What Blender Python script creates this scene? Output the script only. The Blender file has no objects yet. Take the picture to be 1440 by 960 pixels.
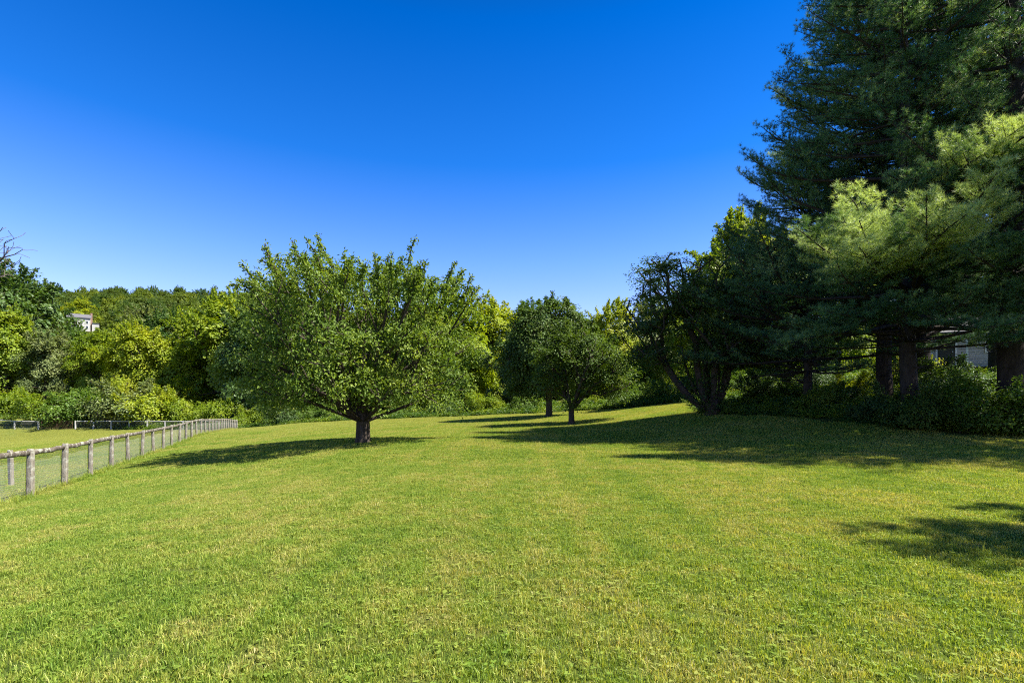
import bpy, math, random
import numpy as np
from mathutils import Vector, Matrix

S = bpy.context.scene
R = math.radians
W0, F, HZ = 720.0, 720.0, 567.0      # picture centre column, focal length and horizon row of the 1440 px photograph
CAMZ = 1.6

# ------------------------------------------------------------------ camera
cd = bpy.data.cameras.new("camera")
cd.lens = 18.0; cd.sensor_width = 36.0
cd.shift_y = (HZ - 480.0) / 1440.0
cd.clip_start = 0.05; cd.clip_end = 6000
cam = bpy.data.objects.new("camera", cd)
cam.location = (0, 0, CAMZ); cam.rotation_euler = (R(90), 0, 0)
S.collection.objects.link(cam); S.camera = cam

# ------------------------------------------------------------------ world, sun, exposure
SUN_DIR = Vector((1.0, 0.0, 0.0)); SUN_ELEV = 54.5; SUN_AZ = -12.0   # azimuth in degrees from +X towards +Y
a = R(SUN_AZ); e = R(SUN_ELEV)
SUN_DIR = Vector((math.cos(e) * math.cos(a), math.cos(e) * math.sin(a), math.sin(e)))
w = bpy.data.worlds.new("World"); S.world = w; w.use_nodes = True
nt = w.node_tree; nt.nodes.clear()
sky = nt.nodes.new("ShaderNodeTexSky"); sky.sky_type = 'NISHITA'; sky.sun_disc = False
sky.sun_elevation = e; sky.sun_rotation = math.atan2(SUN_DIR.x, SUN_DIR.y)
sky.air_density = 1.0; sky.dust_density = 0.3; sky.ozone_density = 2.5; sky.altitude = 50
gam = nt.nodes.new("ShaderNodeGamma"); gam.inputs[1].default_value = 1.0
hs = nt.nodes.new("ShaderNodeHueSaturation"); hs.inputs['Saturation'].default_value = 1.1
hs.inputs['Hue'].default_value = 0.5; hs.inputs['Value'].default_value = 1.0
bg = nt.nodes.new("ShaderNodeBackground"); bg.inputs[1].default_value = 0.085
wo = nt.nodes.new("ShaderNodeOutputWorld")
nt.links.new(sky.outputs[0], gam.inputs[0]); nt.links.new(gam.outputs[0], hs.inputs['Color'])
tcw = nt.nodes.new("ShaderNodeTexCoord"); sxw = nt.nodes.new("ShaderNodeSeparateXYZ"); nt.links.new(tcw.outputs['Generated'], sxw.inputs[0])
rw = nt.nodes.new("ShaderNodeValToRGB"); nt.links.new(sxw.outputs[2], rw.inputs[0]); el = rw.color_ramp.elements; el.new(.5); el.new(.7); el.new(.9); el.new(.95)
for q, (p_, c_) in zip(el, [(0.0, (1.0, .76, .92, 1)), (.10, (1.0, .79, .98, 1)), (.26, (.52, .66, 1.0, 1)), (.42, (.08, .46, .92, 1)), (.60, (.0, .355, .80, 1)), (.78, (.06, .11, .16, 1))]): q.position = p_; q.color = c_
mw = nt.nodes.new("ShaderNodeMix"); mw.data_type = 'RGBA'; mw.blend_type = 'MULTIPLY'; mw.inputs[0].default_value = 1.0
nt.links.new(hs.outputs[0], mw.inputs[6]); nt.links.new(rw.outputs[0], mw.inputs[7]); nt.links.new(mw.outputs[2], bg.inputs[0]); nt.links.new(bg.outputs[0], wo.inputs[0])
sl = bpy.data.lights.new("sun", 'SUN'); sl.energy = 5.0; sl.angle = R(0.53); sl.color = (1.0, 0.94, 0.83)
so = bpy.data.objects.new("sun", sl); S.collection.objects.link(so)
so.rotation_euler = SUN_DIR.to_track_quat('Z', 'Y').to_euler(); so.location = (20, 0, 30)
S.view_settings.view_transform = 'Standard'; S.view_settings.look = 'None'
S.view_settings.exposure = 1.7; S.view_settings.gamma = 1.0; S.view_settings.use_curve_mapping = False
S.render.engine = 'CYCLES'
cy = S.cycles
cy.max_bounces = 6; cy.diffuse_bounces = 3; cy.glossy_bounces = 2; cy.transmission_bounces = 3
cy.transparent_max_bounces = 4; cy.caustics_reflective = False; cy.caustics_refractive = False
cy.filter_width = 1.1
cy.use_denoising = False
cy.sample_clamp_indirect = 4.0

# ------------------------------------------------------------------ general helpers
def link(o, parent=None):
    S.collection.objects.link(o)
    if parent is not None: o.parent = parent
    return o

def tag(o, label=None, cat=None, group=None, kind=None):
    if label: o['label'] = label
    if cat: o['category'] = cat
    if group: o['group'] = group
    if kind: o['kind'] = kind
    return o

def empty(name, loc, label, cat, group=None, rz=0.0):
    o = bpy.data.objects.new(name, None); o.empty_display_size = 0.3
    o.location = loc; o.rotation_euler = (0, 0, rz)
    return tag(link(o), label, cat, group)

def np_mesh(name, verts, faces, mats, rnd=None, midx=None, smooth=False):
    """verts (N,3); faces: list of (M,k) int arrays; rnd: per-vertex random value; midx: material index per face"""
    me = bpy.data.meshes.new(name)
    verts = np.asarray(verts, dtype=np.float32)
    faces = [np.asarray(f, dtype=np.int32) for f in faces if len(f)]
    me.vertices.add(len(verts)); me.vertices.foreach_set("co", verts.ravel())
    loops = np.concatenate([f.ravel() for f in faces])
    tot = np.concatenate([np.full(len(f), f.shape[1], dtype=np.int32) for f in faces])
    start = np.concatenate([[0], np.cumsum(tot)[:-1]]).astype(np.int32)
    me.loops.add(len(loops)); me.loops.foreach_set("vertex_index", loops)
    me.polygons.add(len(tot)); me.polygons.foreach_set("loop_start", start)
    me.polygons.foreach_set("loop_total", tot)
    if midx is not None: me.polygons.foreach_set("material_index", np.asarray(midx, dtype=np.int32))
    me.polygons.foreach_set("use_smooth", np.full(len(tot), bool(smooth)))
    if rnd is not None:
        at = me.attributes.new("rnd", 'FLOAT', 'POINT'); at.data.foreach_set("value", np.asarray(rnd, dtype=np.float32))
    me.update(calc_edges=True)
    for m in (mats if isinstance(mats, (list, tuple)) else [mats]): me.materials.append(m)
    return me

def norm(v):
    return v / np.maximum(np.linalg.norm(v, axis=-1, keepdims=True), 1e-9)

class MB:
    """collects boxes, prisms and quads; build() links them as one mesh"""
    def __init__(s): s.v = []; s.f = []
    def add(s, vs, fs):
        n = len(s.v); s.v += [tuple(p) for p in vs]; s.f += [tuple(i + n for i in f) for f in fs]; return s
    def box(s, c, d, rz=0.0):
        x, y, z = (k / 2 for k in d); ca, sa = math.cos(rz), math.sin(rz); vs = []
        for dz in (-z, z):
            for dx, dy in ((-x, -y), (x, -y), (x, y), (-x, y)):
                vs.append((c[0] + dx * ca - dy * sa, c[1] + dx * sa + dy * ca, c[2] + dz))
        return s.add(vs, [(0, 3, 2, 1), (4, 5, 6, 7), (0, 1, 5, 4), (1, 2, 6, 5), (2, 3, 7, 6), (3, 0, 4, 7)])
    def build(s, name, mat, parent=None, bevel=0.0):
        me = bpy.data.meshes.new(name); me.from_pydata(s.v, [], s.f); me.materials.append(mat); me.update()
        o = link(bpy.data.objects.new(name, me), parent)
        if bevel:
            b = o.modifiers.new("bevel", 'BEVEL'); b.width = bevel; b.segments = 2
        return o

# ------------------------------------------------------------------ the lie of the land
CP = [(0,0,0),(0,3,0),(-5,5,-.08),(0,8,0),(4,8,.03),(9,8,.15),(12,12,.3),(-6.1,21,0),(-2,21,.08),(4,20,.12),(4.1,35,.19),(3.6,45,.55),
      (-1.5,55,.36),(9.7,50,1.02),(15,45,1.75),(10.9,28,.95),(15.6,17,.5),(17,17,.6),(14.8,19,.9),(20,22,1.7),(28.7,32,3.75),(-16.7,60,-.32),(-29,65,-1.1),
      (-12.3,13.1,-.8),(-15,19.2,-.83),(-17.7,25.3,-.86),(-20.4,31.4,-.86),(-23.1,37.5,-.78),(-26.6,45.6,-1.0),(-36.5,68,-1.9),
      (-70,72,-2.9),(-61.4,72,-2.35),(-53.6,72,-2.1),(-45,71,-2.0),(-30,30,-1.5),(-45,50,-2.1),(-20,15,-1.4),(-75,85,-.6),(-45,90,-.8),(-30,100,0),(0,90,1.5),
      (30,80,4),(40,50,5),(30,10,1.8),(0,-20,.3),(-30,-10,-1.8),(20,-10,.8),(-50,10,-3),(-10,110,1.0),(60,110,6),(-90,110,2.0),(-8,50,-.1),(-12,40,-.3)]
CP = np.array(CP, float)
def _tps(d): d = np.maximum(d, 1e-9); return d * d * np.log(d)
_n = len(CP)
_K = _tps(np.linalg.norm(CP[:, None, :2] - CP[None, :, :2], axis=2)) + np.eye(_n) * 2.0
_P = np.hstack([np.ones((_n, 1)), CP[:, :2]])
_A = np.zeros((_n + 3, _n + 3)); _A[:_n, :_n] = _K; _A[:_n, _n:] = _P; _A[_n:, :_n] = _P.T
_w = np.linalg.solve(_A, np.concatenate([CP[:, 2], np.zeros(3)]))
def smooth(t): t = np.clip(t, 0, 1); return t * t * (3 - 2 * t)
def far_z(x, y):
    u = -x / np.maximum(y, 20.0)
    g = 0.36 + 0.64 * smooth((u - 0.10) / 0.42) + 0.10 * smooth((-u - .4) / .5)
    t = np.clip((y - 75) / 205.0, 0, 1.25)
    h = 45.0 * np.power(t, 1.3) * g
    return h + 2.0 * np.sin(x * .021 + 1.3) * np.clip((y - 100) / 100, 0, 1) + .4 * (np.minimum(y, 100) > 0)
def gz(x, y):
    x = np.atleast_1d(np.asarray(x, float)); y = np.atleast_1d(np.asarray(y, float))
    out = np.empty(len(x))
    for s in range(0, len(x), 20000):
        xs, ys = x[s:s + 20000], y[s:s + 20000]
        k = _tps(np.hypot(xs[:, None] - CP[None, :, 0], ys[:, None] - CP[None, :, 1]))
        near = k @ _w[:_n] + _w[_n] + _w[_n + 1] * xs + _w[_n + 2] * ys
        near += .02 * np.sin(xs * .9 + ys * .4) * np.clip(ys / 10, 0, 1)
        r = np.hypot(xs, ys)
        b = smooth((r - 85) / 45)
        b = np.maximum(b, smooth((-ys - 8) / 25))
        out[s:s + 20000] = near * (1 - b) + far_z(xs, ys) * b
    return out
def gz1(x, y): return float(gz([x], [y])[0])
def gx(X, d): return (X - W0) / F * d
def gp(X, d):
    x = gx(X, d); return Vector((x, d, gz1(x, d)))
def px_z(Y, d): return CAMZ + (HZ - Y) * d / F

# ------------------------------------------------------------------ materials
def mat(name):
    m = bpy.data.materials.new(name); m.use_nodes = True; t = m.node_tree; t.nodes.clear()
    out = t.nodes.new("ShaderNodeOutputMaterial"); return m, t, out
def N(t, kind, **kw):
    n = t.nodes.new(kind)
    for k, v in kw.items():
        if k in n.inputs: n.inputs[k].default_value = v
        else: setattr(n, k, v)
    return n
def ramp(t, fac, stops):
    r = t.nodes.new("ShaderNodeValToRGB"); el = r.color_ramp.elements
    while len(el) < len(stops): el.new(0.5)
    for q, (p, c) in zip(el, stops): q.position = p; q.color = (*c, 1)
    t.links.new(fac, r.inputs[0]); return r
def noise(t, vec, scale, detail=3, rough=.55, **kw):
    n = N(t, "ShaderNodeTexNoise", Scale=scale, Detail=detail, Roughness=rough, **kw)
    if vec is not None: t.links.new(vec, n.inputs['Vector'])
    return n
def mixc(t, fac, A, B, blend='MIX'):
    m = t.nodes.new("ShaderNodeMix"); m.data_type = 'RGBA'; m.blend_type = blend
    for s, v in ((0, fac), (6, A), (7, B)):
        if isinstance(v, (int, float)): m.inputs[s].default_value = v
        elif isinstance(v, tuple): m.inputs[s].default_value = (*v, 1)
        else: t.links.new(v, m.inputs[s])
    return m.outputs[2]

def leaf_mat(name, cols, trans=0.35, rough=0.5, spec=0.35, wscale=0.35, obj_rand=False, tcol=1.5):
    """leaf colours vary per leaf (rnd) and from bough to bough"""
    m, t, out = mat(name)
    at = N(t, "ShaderNodeAttribute", attribute_name="rnd")
    geo = t.nodes.new("ShaderNodeNewGeometry")
    ns = noise(t, geo.outputs['Position'], wscale, 2)
    mx = N(t, "ShaderNodeMath", operation='MULTIPLY_ADD'); t.links.new(at.outputs['Fac'], mx.inputs[0])
    mx.inputs[1].default_value = .55; t.links.new(ns.outputs['Fac'], mx.inputs[2])
    sb = N(t, "ShaderNodeMath", operation='SUBTRACT'); t.links.new(mx.outputs[0], sb.inputs[0]); sb.inputs[1].default_value = .27
    r = ramp(t, sb.outputs[0], [(.2 + .6 * i / (len(cols) - 1), c) for i, c in enumerate(cols)])
    col = r.outputs[0]
    if obj_rand:
        oi = t.nodes.new("ShaderNodeObjectInfo")
        r2 = ramp(t, oi.outputs['Random'], [(0, (.5, .7, .7)), (.3, (.75, .9, .85)), (.55, (1, 1, 1)), (.8, (1.25, 1.2, .8)), (1, (1.75, 1.5, .7))])
        col = mixc(t, 1.0, col, r2.outputs[0], 'MULTIPLY')
    p = N(t, "ShaderNodeBsdfPrincipled", Roughness=rough); p.inputs['Specular IOR Level'].default_value = spec
    t.links.new(col, p.inputs['Base Color'])
    tr = t.nodes.new("ShaderNodeBsdfTranslucent")
    tc = mixc(t, 1.0, col, (tcol * 1.05, tcol, tcol * .35), 'MULTIPLY'); t.links.new(tc, tr.inputs[0])
    ms = t.nodes.new("ShaderNodeMixShader"); ms.inputs[0].default_value = trans
    t.links.new(p.outputs[0], ms.inputs[1]); t.links.new(tr.outputs[0], ms.inputs[2]); t.links.new(ms.outputs[0], out.inputs[0])
    return m

def bark_mat(name, c1, c2, scale=6.0, lichen=None):
    m, t, out = mat(name)
    tc = t.nodes.new("ShaderNodeTexCoord"); mp = N(t, "ShaderNodeMapping"); mp.inputs['Scale'].default_value = (1, 1, .22)
    t.links.new(tc.outputs['Object'], mp.inputs[0])
    n = noise(t, mp.outputs[0], scale * 2.2, 6, .7)
    r = ramp(t, n.outputs[0], [(.3, c1), (.7, c2)]); col = r.outputs[0]
    if lichen:
        n2 = noise(t, tc.outputs['Object'], scale * .8, 4, .65)
        r2 = ramp(t, n2.outputs[0], [(.52, (0, 0, 0)), (.62, (1, 1, 1))]); col = mixc(t, r2.outputs[0], col, lichen)
    p = N(t, "ShaderNodeBsdfPrincipled", Roughness=.9); p.inputs['Specular IOR Level'].default_value = .2
    b = N(t, "ShaderNodeBump", Strength=.9, Distance=.03); t.links.new(n.outputs[0], b.inputs['Height'])
    t.links.new(col, p.inputs['Base Color']); t.links.new(b.outputs[0], p.inputs['Normal']); t.links.new(p.outputs[0], out.inputs[0])
    return m

def lawn_colour(t, fine=True):
    """patchy green to straw colour of the turf, by place"""
    geo = t.nodes.new("ShaderNodeNewGeometry"); P = geo.outputs['Position']
    n1 = noise(t, P, .35, 4, .6); n2 = noise(t, P, 2.6, 4, .7)
    mp = N(t, "ShaderNodeMapping"); mp.inputs['Rotation'].default_value = (0, 0, R(-24)); mp.inputs['Scale'].default_value = (1.5, .02, 1)
    t.links.new(P, mp.inputs[0]); n3 = noise(t, mp.outputs[0], 1.0, 2, .5)
    a1 = N(t, "ShaderNodeMath", operation='ADD'); t.links.new(n1.outputs[0], a1.inputs[0]); t.links.new(n2.outputs[0], a1.inputs[1])
    a2 = N(t, "ShaderNodeMath", operation='MULTIPLY_ADD'); t.links.new(n3.outputs[0], a2.inputs[0]); a2.inputs[1].default_value = .42; t.links.new(a1.outputs[0], a2.inputs[2])
    # distance along the valley: the drier crest of the lawn is more straw coloured
    sx = t.nodes.new("ShaderNodeSeparateXYZ"); t.links.new(P, sx.inputs[0])
    mr = N(t, "ShaderNodeMapRange"); mr.inputs[1].default_value = 30; mr.inputs[2].default_value = 60; mr.inputs[3].default_value = 0; mr.inputs[4].default_value = .26
    t.links.new(sx.outputs[1], mr.inputs[0])
    a3 = N(t, "ShaderNodeMath", operation='ADD'); t.links.new(a2.outputs[0], a3.inputs[0]); t.links.new(mr.outputs[0], a3.inputs[1])
    h = N(t, "ShaderNodeMath", operation='MULTIPLY'); t.links.new(a3.outputs[0], h.inputs[0]); h.inputs[1].default_value = .745
    return h.outputs[0]

def grass_mat():
    m, t, out = mat("grass_blades")
    f = lawn_colour(t)
    at = N(t, "ShaderNodeAttribute", attribute_name="rnd")
    r = ramp(t, f, [(.66, (.135, .22, .026)), (.82, (.20, .272, .038)), (.93, (.25, .295, .052)), (1.0, (.30, .31, .075))])
    r.color_ramp.elements[2].position = .93
    r2 = ramp(t, at.outputs['Fac'], [(0, (.40, .52, .5)), (.35, (.80, .92, .8)), (.7, (1.2, 1.15, 1.1)), (.86, (1.45, 1.3, 1.5)), (.93, (1.8, 1.55, 2.6)), (1, (2.1, 1.7, 4.0))])
    col = mixc(t, 1.0, r.outputs[0], r2.outputs[0], 'MULTIPLY')
    p = N(t, "ShaderNodeBsdfPrincipled", Roughness=.5); p.inputs['Specular IOR Level'].default_value = .3
    t.links.new(col, p.inputs['Base Color'])
    tr = t.nodes.new("ShaderNodeBsdfTranslucent"); tc = mixc(t, 1.0, col, (1.6, 1.45, .5), 'MULTIPLY'); t.links.new(tc, tr.inputs[0])
    ms = t.nodes.new("ShaderNodeMixShader"); ms.inputs[0].default_value = .4
    t.links.new(p.outputs[0], ms.inputs[1]); t.links.new(tr.outputs[0], ms.inputs[2]); t.links.new(ms.outputs[0], out.inputs[0])
    return m

def ground_mat():
    m, t, out = mat("turf_soil")
    f = lawn_colour(t)
    r = ramp(t, f, [(.65, (.04, .075, .012)), (.85, (.065, .10, .016)), (1.0, (.11, .13, .028))])
    geo = t.nodes.new("ShaderNodeNewGeometry"); n = noise(t, geo.outputs['Position'], 30, 5, .7)
    r2 = ramp(t, n.outputs[0], [(.3, (.5, .5, .5)), (.7, (1.4, 1.35, 1.3))])
    col = mixc(t, 1.0, r.outputs[0], r2.outputs[0], 'MULTIPLY')
    p = N(t, "ShaderNodeBsdfPrincipled", Roughness=.95); p.inputs['Specular IOR Level'].default_value = .1
    b = N(t, "ShaderNodeBump", Strength=1.0, Distance=.05); t.links.new(n.outputs[0], b.inputs['Height'])
    t.links.new(col, p.inputs['Base Color']); t.links.new(b.outputs[0], p.inputs['Normal']); t.links.new(p.outputs[0], out.inputs[0])
    return m

def plain(name, c, rough=.7, spec=.3, var=.15, scale=8, bump=0.0, metallic=0.0):
    m, t, out = mat(name)
    tc = t.nodes.new("ShaderNodeTexCoord"); n = noise(t, tc.outputs['Object'], scale, 5, .65)
    r = ramp(t, n.outputs[0], [(.3, tuple(k * (1 - var) for k in c)), (.7, tuple(min(1, k * (1 + var)) for k in c))])
    p = N(t, "ShaderNodeBsdfPrincipled", Roughness=rough, Metallic=metallic); p.inputs['Specular IOR Level'].default_value = spec
    t.links.new(r.outputs[0], p.inputs['Base Color'])
    if bump:
        b = N(t, "ShaderNodeBump", Strength=.6, Distance=bump); t.links.new(n.outputs[0], b.inputs['Height']); t.links.new(b.outputs[0], p.inputs['Normal'])
    t.links.new(p.outputs[0], out.inputs[0]); return m

M = dict(
    grass=grass_mat(), soil=ground_mat(),
    cherry=leaf_mat("cherry_leaves", [(.07, .13, .02), (.12, .19, .025), (.21, .27, .035)], .35, .55, .25),
    maple=leaf_mat("maple_leaves", [(.035, .075, .014), (.055, .105, .018), (.10, .145, .022)], .3, .55, .25),
    forked=leaf_mat("forked_tree_leaves", [(.045, .09, .014), (.07, .125, .018), (.11, .16, .022)], .3, .55, .25),
    dark=leaf_mat("dark_leaves", [(.04, .085, .02), (.06, .115, .022), (.09, .14, .025)], .3),
    green=leaf_mat("green_leaves", [(.06, .12, .015), (.09, .165, .018), (.14, .205, .02)], .36),
    yellow=leaf_mat("yellow_leaves", [(.11, .18, .012), (.17, .245, .014), (.25, .30, .016)], .42),
    lime=leaf_mat("lime_leaves", [(.15, .22, .012), (.24, .30, .014), (.32, .34, .018)], .42),
    olive=leaf_mat("olive_leaves", [(.09, .13, .035), (.13, .17, .05), (.18, .21, .065)], .3),
    far=leaf_mat("far_leaves", [(.06, .11, .02), (.09, .14, .02), (.13, .17, .022)], .33, obj_rand=True),
    under=leaf_mat("undergrowth_leaves", [(.045, .095, .012), (.08, .14, .016), (.13, .18, .02)], .35, obj_rand=True),
    needles=leaf_mat("pine_needles", [(.042, .115, .055), (.07, .17, .075), (.13, .235, .085), (.50, .61, .26)], .28, .5, .35, .5, tcol=1.2),  # palest colour paints sunlight onto the lit boughs
    bark=bark_mat("dark_bark", (.03, .022, .018), (.085, .068, .055)),
    pbark=bark_mat("pine_bark", (.018, .014, .012), (.06, .048, .042), 4.5),
    pale=bark_mat("pale_bark", (.09, .08, .065), (.20, .18, .15), 5),
    dead=bark_mat("dead_bark", (.07, .06, .055), (.15, .13, .12), 8),
    wood=bark_mat("weathered_wood", (.10, .087, .07), (.27, .245, .205), 6, (.30, .30, .26)),
    rail=bark_mat("lichen_wood", (.05, .04, .032), (.16, .135, .11), 9, (.34, .34, .29)),
    silver=bark_mat("silver_wood", (.26, .255, .24), (.46, .45, .43), 5),
    wire=plain("galvanised_wire", (.30, .31, .30), .45, .5, .1, metallic=.6),
    rust=plain("rusty_wire", (.12, .07, .045), .8, .3, .3),
)

# ------------------------------------------------------------------ ground: one sheet out to the horizon
def build_ground():
    radii = [0.0] + list(np.geomspace(0.4, 130, 190)) + list(np.geomspace(136, 3500, 60))
    na = 360; an = np.linspace(0, 2 * np.pi, na, endpoint=False)
    V = [[0, 0]]
    for r in radii[1:]:
        V += list(np.stack([r * np.cos(an), r * np.sin(an)], 1))
    V = np.array(V); z = gz(V[:, 0], V[:, 1]); V = np.column_stack([V, z])
    k = np.arange(na); k2 = (k + 1) % na
    tris = np.stack([np.zeros(na, int), 1 + k, 1 + k2], 1)
    qs = []
    for i in range(len(radii) - 2):
        b0 = 1 + i * na; b1 = b0 + na
        qs.append(np.stack([b0 + k, b1 + k, b1 + k2, b0 + k2], 1))
    me = np_mesh("ground", V, [tris, np.concatenate(qs)], M['soil'], smooth=True)
    tag(link(bpy.data.objects.new("ground", me)), kind='structure')
build_ground()

# ------------------------------------------------------------------ instancing for uncountable stuff
def scatter(name, pts, rots, scl, idx, protos, label, cat):
    """one object of kind stuff: geometry nodes place copies of the prototype meshes on its points"""
    me = bpy.data.meshes.new(name); n = len(pts)
    me.vertices.add(n); me.vertices.foreach_set("co", np.asarray(pts, np.float32).ravel())
    at = me.attributes.new("rot", 'FLOAT_VECTOR', 'POINT'); at.data.foreach_set("vector", np.asarray(rots, np.float32).ravel())
    at = me.attributes.new("scl", 'FLOAT', 'POINT'); at.data.foreach_set("value", np.asarray(scl, np.float32))
    at = me.attributes.new("idx", 'INT', 'POINT'); at.data.foreach_set("value", np.asarray(idx, np.int32))
    o = link(bpy.data.objects.new(name, me)); tag(o, label, cat, kind='stuff')
    col = bpy.data.collections.new(name + "_pieces")
    for i, pm in enumerate(protos):
        col.objects.link(bpy.data.objects.new("%s_piece_%02d" % (name, i), pm))
    ng = bpy.data.node_groups.new(name + "_scatter", 'GeometryNodeTree')
    ng.interface.new_socket("Geometry", in_out='INPUT', socket_type='NodeSocketGeometry')
    ng.interface.new_socket("Geometry", in_out='OUTPUT', socket_type='NodeSocketGeometry')
    A = ng.nodes.new; L = ng.links.new
    gi = A("NodeGroupInput"); go = A("NodeGroupOutput"); ip = A("GeometryNodeInstanceOnPoints"); ci = A("GeometryNodeCollectionInfo")
    ci.inputs['Collection'].default_value = col; ci.inputs['Separate Children'].default_value = True; ci.inputs['Reset Children'].default_value = True
    def na(nm, ty):
        q = A("GeometryNodeInputNamedAttribute"); q.data_type = ty; q.inputs['Name'].default_value = nm; return q.outputs[0]
    ip.inputs['Pick Instance'].default_value = True
    L(gi.outputs[0], ip.inputs['Points']); L(ci.outputs[0], ip.inputs['Instance'])
    L(na("idx", 'INT'), ip.inputs['Instance Index']); L(na("rot", 'FLOAT_VECTOR'), ip.inputs['Rotation']); L(na("scl", 'FLOAT'), ip.inputs['Scale'])
    L(ip.outputs[0], go.inputs[0])
    md = o.modifiers.new("scatter", 'NODES'); md.node_group = ng
    return o

def slope_rots(x, y, rz):
    h = .3
    dx = (gz(x + h, y) - gz(x - h, y)) / (2 * h); dy = (gz(x, y + h) - gz(x, y - h)) / (2 * h)
    out = np.zeros((len(x), 3))
    for i in range(len(x)):
        n = Vector((-dx[i], -dy[i], 1)).normalized()
        q = Vector((0, 0, 1)).rotation_difference(n).to_matrix() @ Matrix.Rotation(rz[i], 3, 'Z')
        out[i] = q.to_euler('XYZ')
    return out

# ------------------------------------------------------------------ lawn
EDGE = np.array([(-80, 72.2), (-60, 72.0), (-37.5, 69.0), (-29, 65.5), (-16.7, 61), (-1.5, 56), (9.7, 51), (15, 46), (20, 40)])
BED = [(11.2, 29), (11.9, 24), (12.6, 21), (13.6, 18.7), (15.2, 17.4), (18, 16.6), (24, 14.5), (40, 12), (70, 12), (70, 60), (15, 60), (15.5, 46), (13.4, 37)]
def in_poly(x, y, poly):
    ins = np.zeros(len(x), bool); n = len(poly)
    for i in range(n):
        x1, y1 = poly[i]; x2, y2 = poly[(i + 1) % n]
        if y1 == y2: continue
        c = ((y1 > y) != (y2 > y)) & (x < (x2 - x1) * (y - y1) / (y2 - y1) + x1)
        ins ^= c
    return ins
def on_lawn(x, y):
    return (y < np.interp(x, EDGE[:, 0], EDGE[:, 1])) & ~in_poly(x, y, BED)

def blade_patch(seed, n, size, hmin, hmax, wid, tall=0.0, clover=0, lean=.45, straw=0, even=1.0):
    rg = np.random.default_rng(seed)
    base = rg.uniform(-size / 2, size / 2, (n, 2)) + rg.normal(0, .03, (n, 2))
    # tufts: draw blades together
    tuf = rg.uniform(-size / 2, size / 2, (max(8, n // 40), 2)); k = rg.integers(0, len(tuf), n)
    base = base * .62 + (tuf[k] + rg.normal(0, .022, (n, 2))) * .38 if False else np.where(rg.random((n, 1)) < .5, tuf[k] + rg.normal(0, .02, (n, 2)), base)
    h = rg.uniform(hmin, hmax, n) * (1 + .35 * np.sin(base[:, 0] * 9 + seed) * np.sin(base[:, 1] * 8))
    if tall: h = np.where(rg.random(n) < tall, h * 2.0, h)
    an = rg.uniform(0, 2 * np.pi, n); ln = rg.uniform(.1, 1.0, n) ** 1.2 * lean * 2.0
    d = np.stack([np.cos(an), np.sin(an)], 1); s = np.stack([-d[:, 1], d[:, 0]], 1)
    wv = wid * rg.uniform(.6, 1.3, n)
    rot2 = rg.uniform(0, 2 * np.pi, n); s = np.stack([np.cos(rot2), np.sin(rot2)], 1)
    b3 = np.column_stack([base, np.full(n, -.01)])
    mid = np.column_stack([base + d * (h * ln * .35)[:, None], h * .55])
    tip = np.column_stack([base + d * (h * ln)[:, None], h * (1 - .35 * ln)])
    s3 = np.column_stack([s, np.zeros(n)]) * wv[:, None] * .5
    V = np.stack([b3 - s3 * .7, b3 + s3 * .7, mid + s3, tip, mid - s3], 1).reshape(-1, 3)
    i = np.arange(n) * 5
    F_ = [np.stack([i, i + 1, i + 2, i + 4], 1), np.stack([i + 4, i + 2, i + 3], 1)]
    rn = rg.uniform(0, .93, n); rn[rg.random(n) < (.035 + straw)] = .97
    rn = np.repeat(.5 + (rn - .5) * even, 5)
    if clover:
        c = rg.uniform(-size / 2, size / 2, (clover, 2)); hh = rg.uniform(hmin * .6, hmax * .9, clover)
        vs = []; rs = []
        for q in range(clover):
            for l in range(3):
                a0 = rg.uniform(0, 2) + l * 2.09; r_ = rg.uniform(.007, .013); cx, cy2 = c[q, 0] + math.cos(a0) * r_, c[q, 1] + math.sin(a0) * r_
                tz = rg.uniform(-.3, .3)
                for kk in range(4):
                    aa = a0 + kk * math.pi / 2; vs.append((cx + r_ * math.cos(aa), cy2 + r_ * math.sin(aa), hh[q] + tz * r_ * math.sin(aa)))
                    rs.append(.3 + .3 * (q % 3) / 3)
        o = len(V); V = np.concatenate([V, np.array(vs)]); rn = np.concatenate([rn, rs])
        ii = o + np.arange(clover * 3) * 4; F_.append(np.stack([ii, ii + 1, ii + 2, ii + 3], 1))
    return np_mesh("grass_patch", V, F_, M['grass'], rnd=rn)

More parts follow.
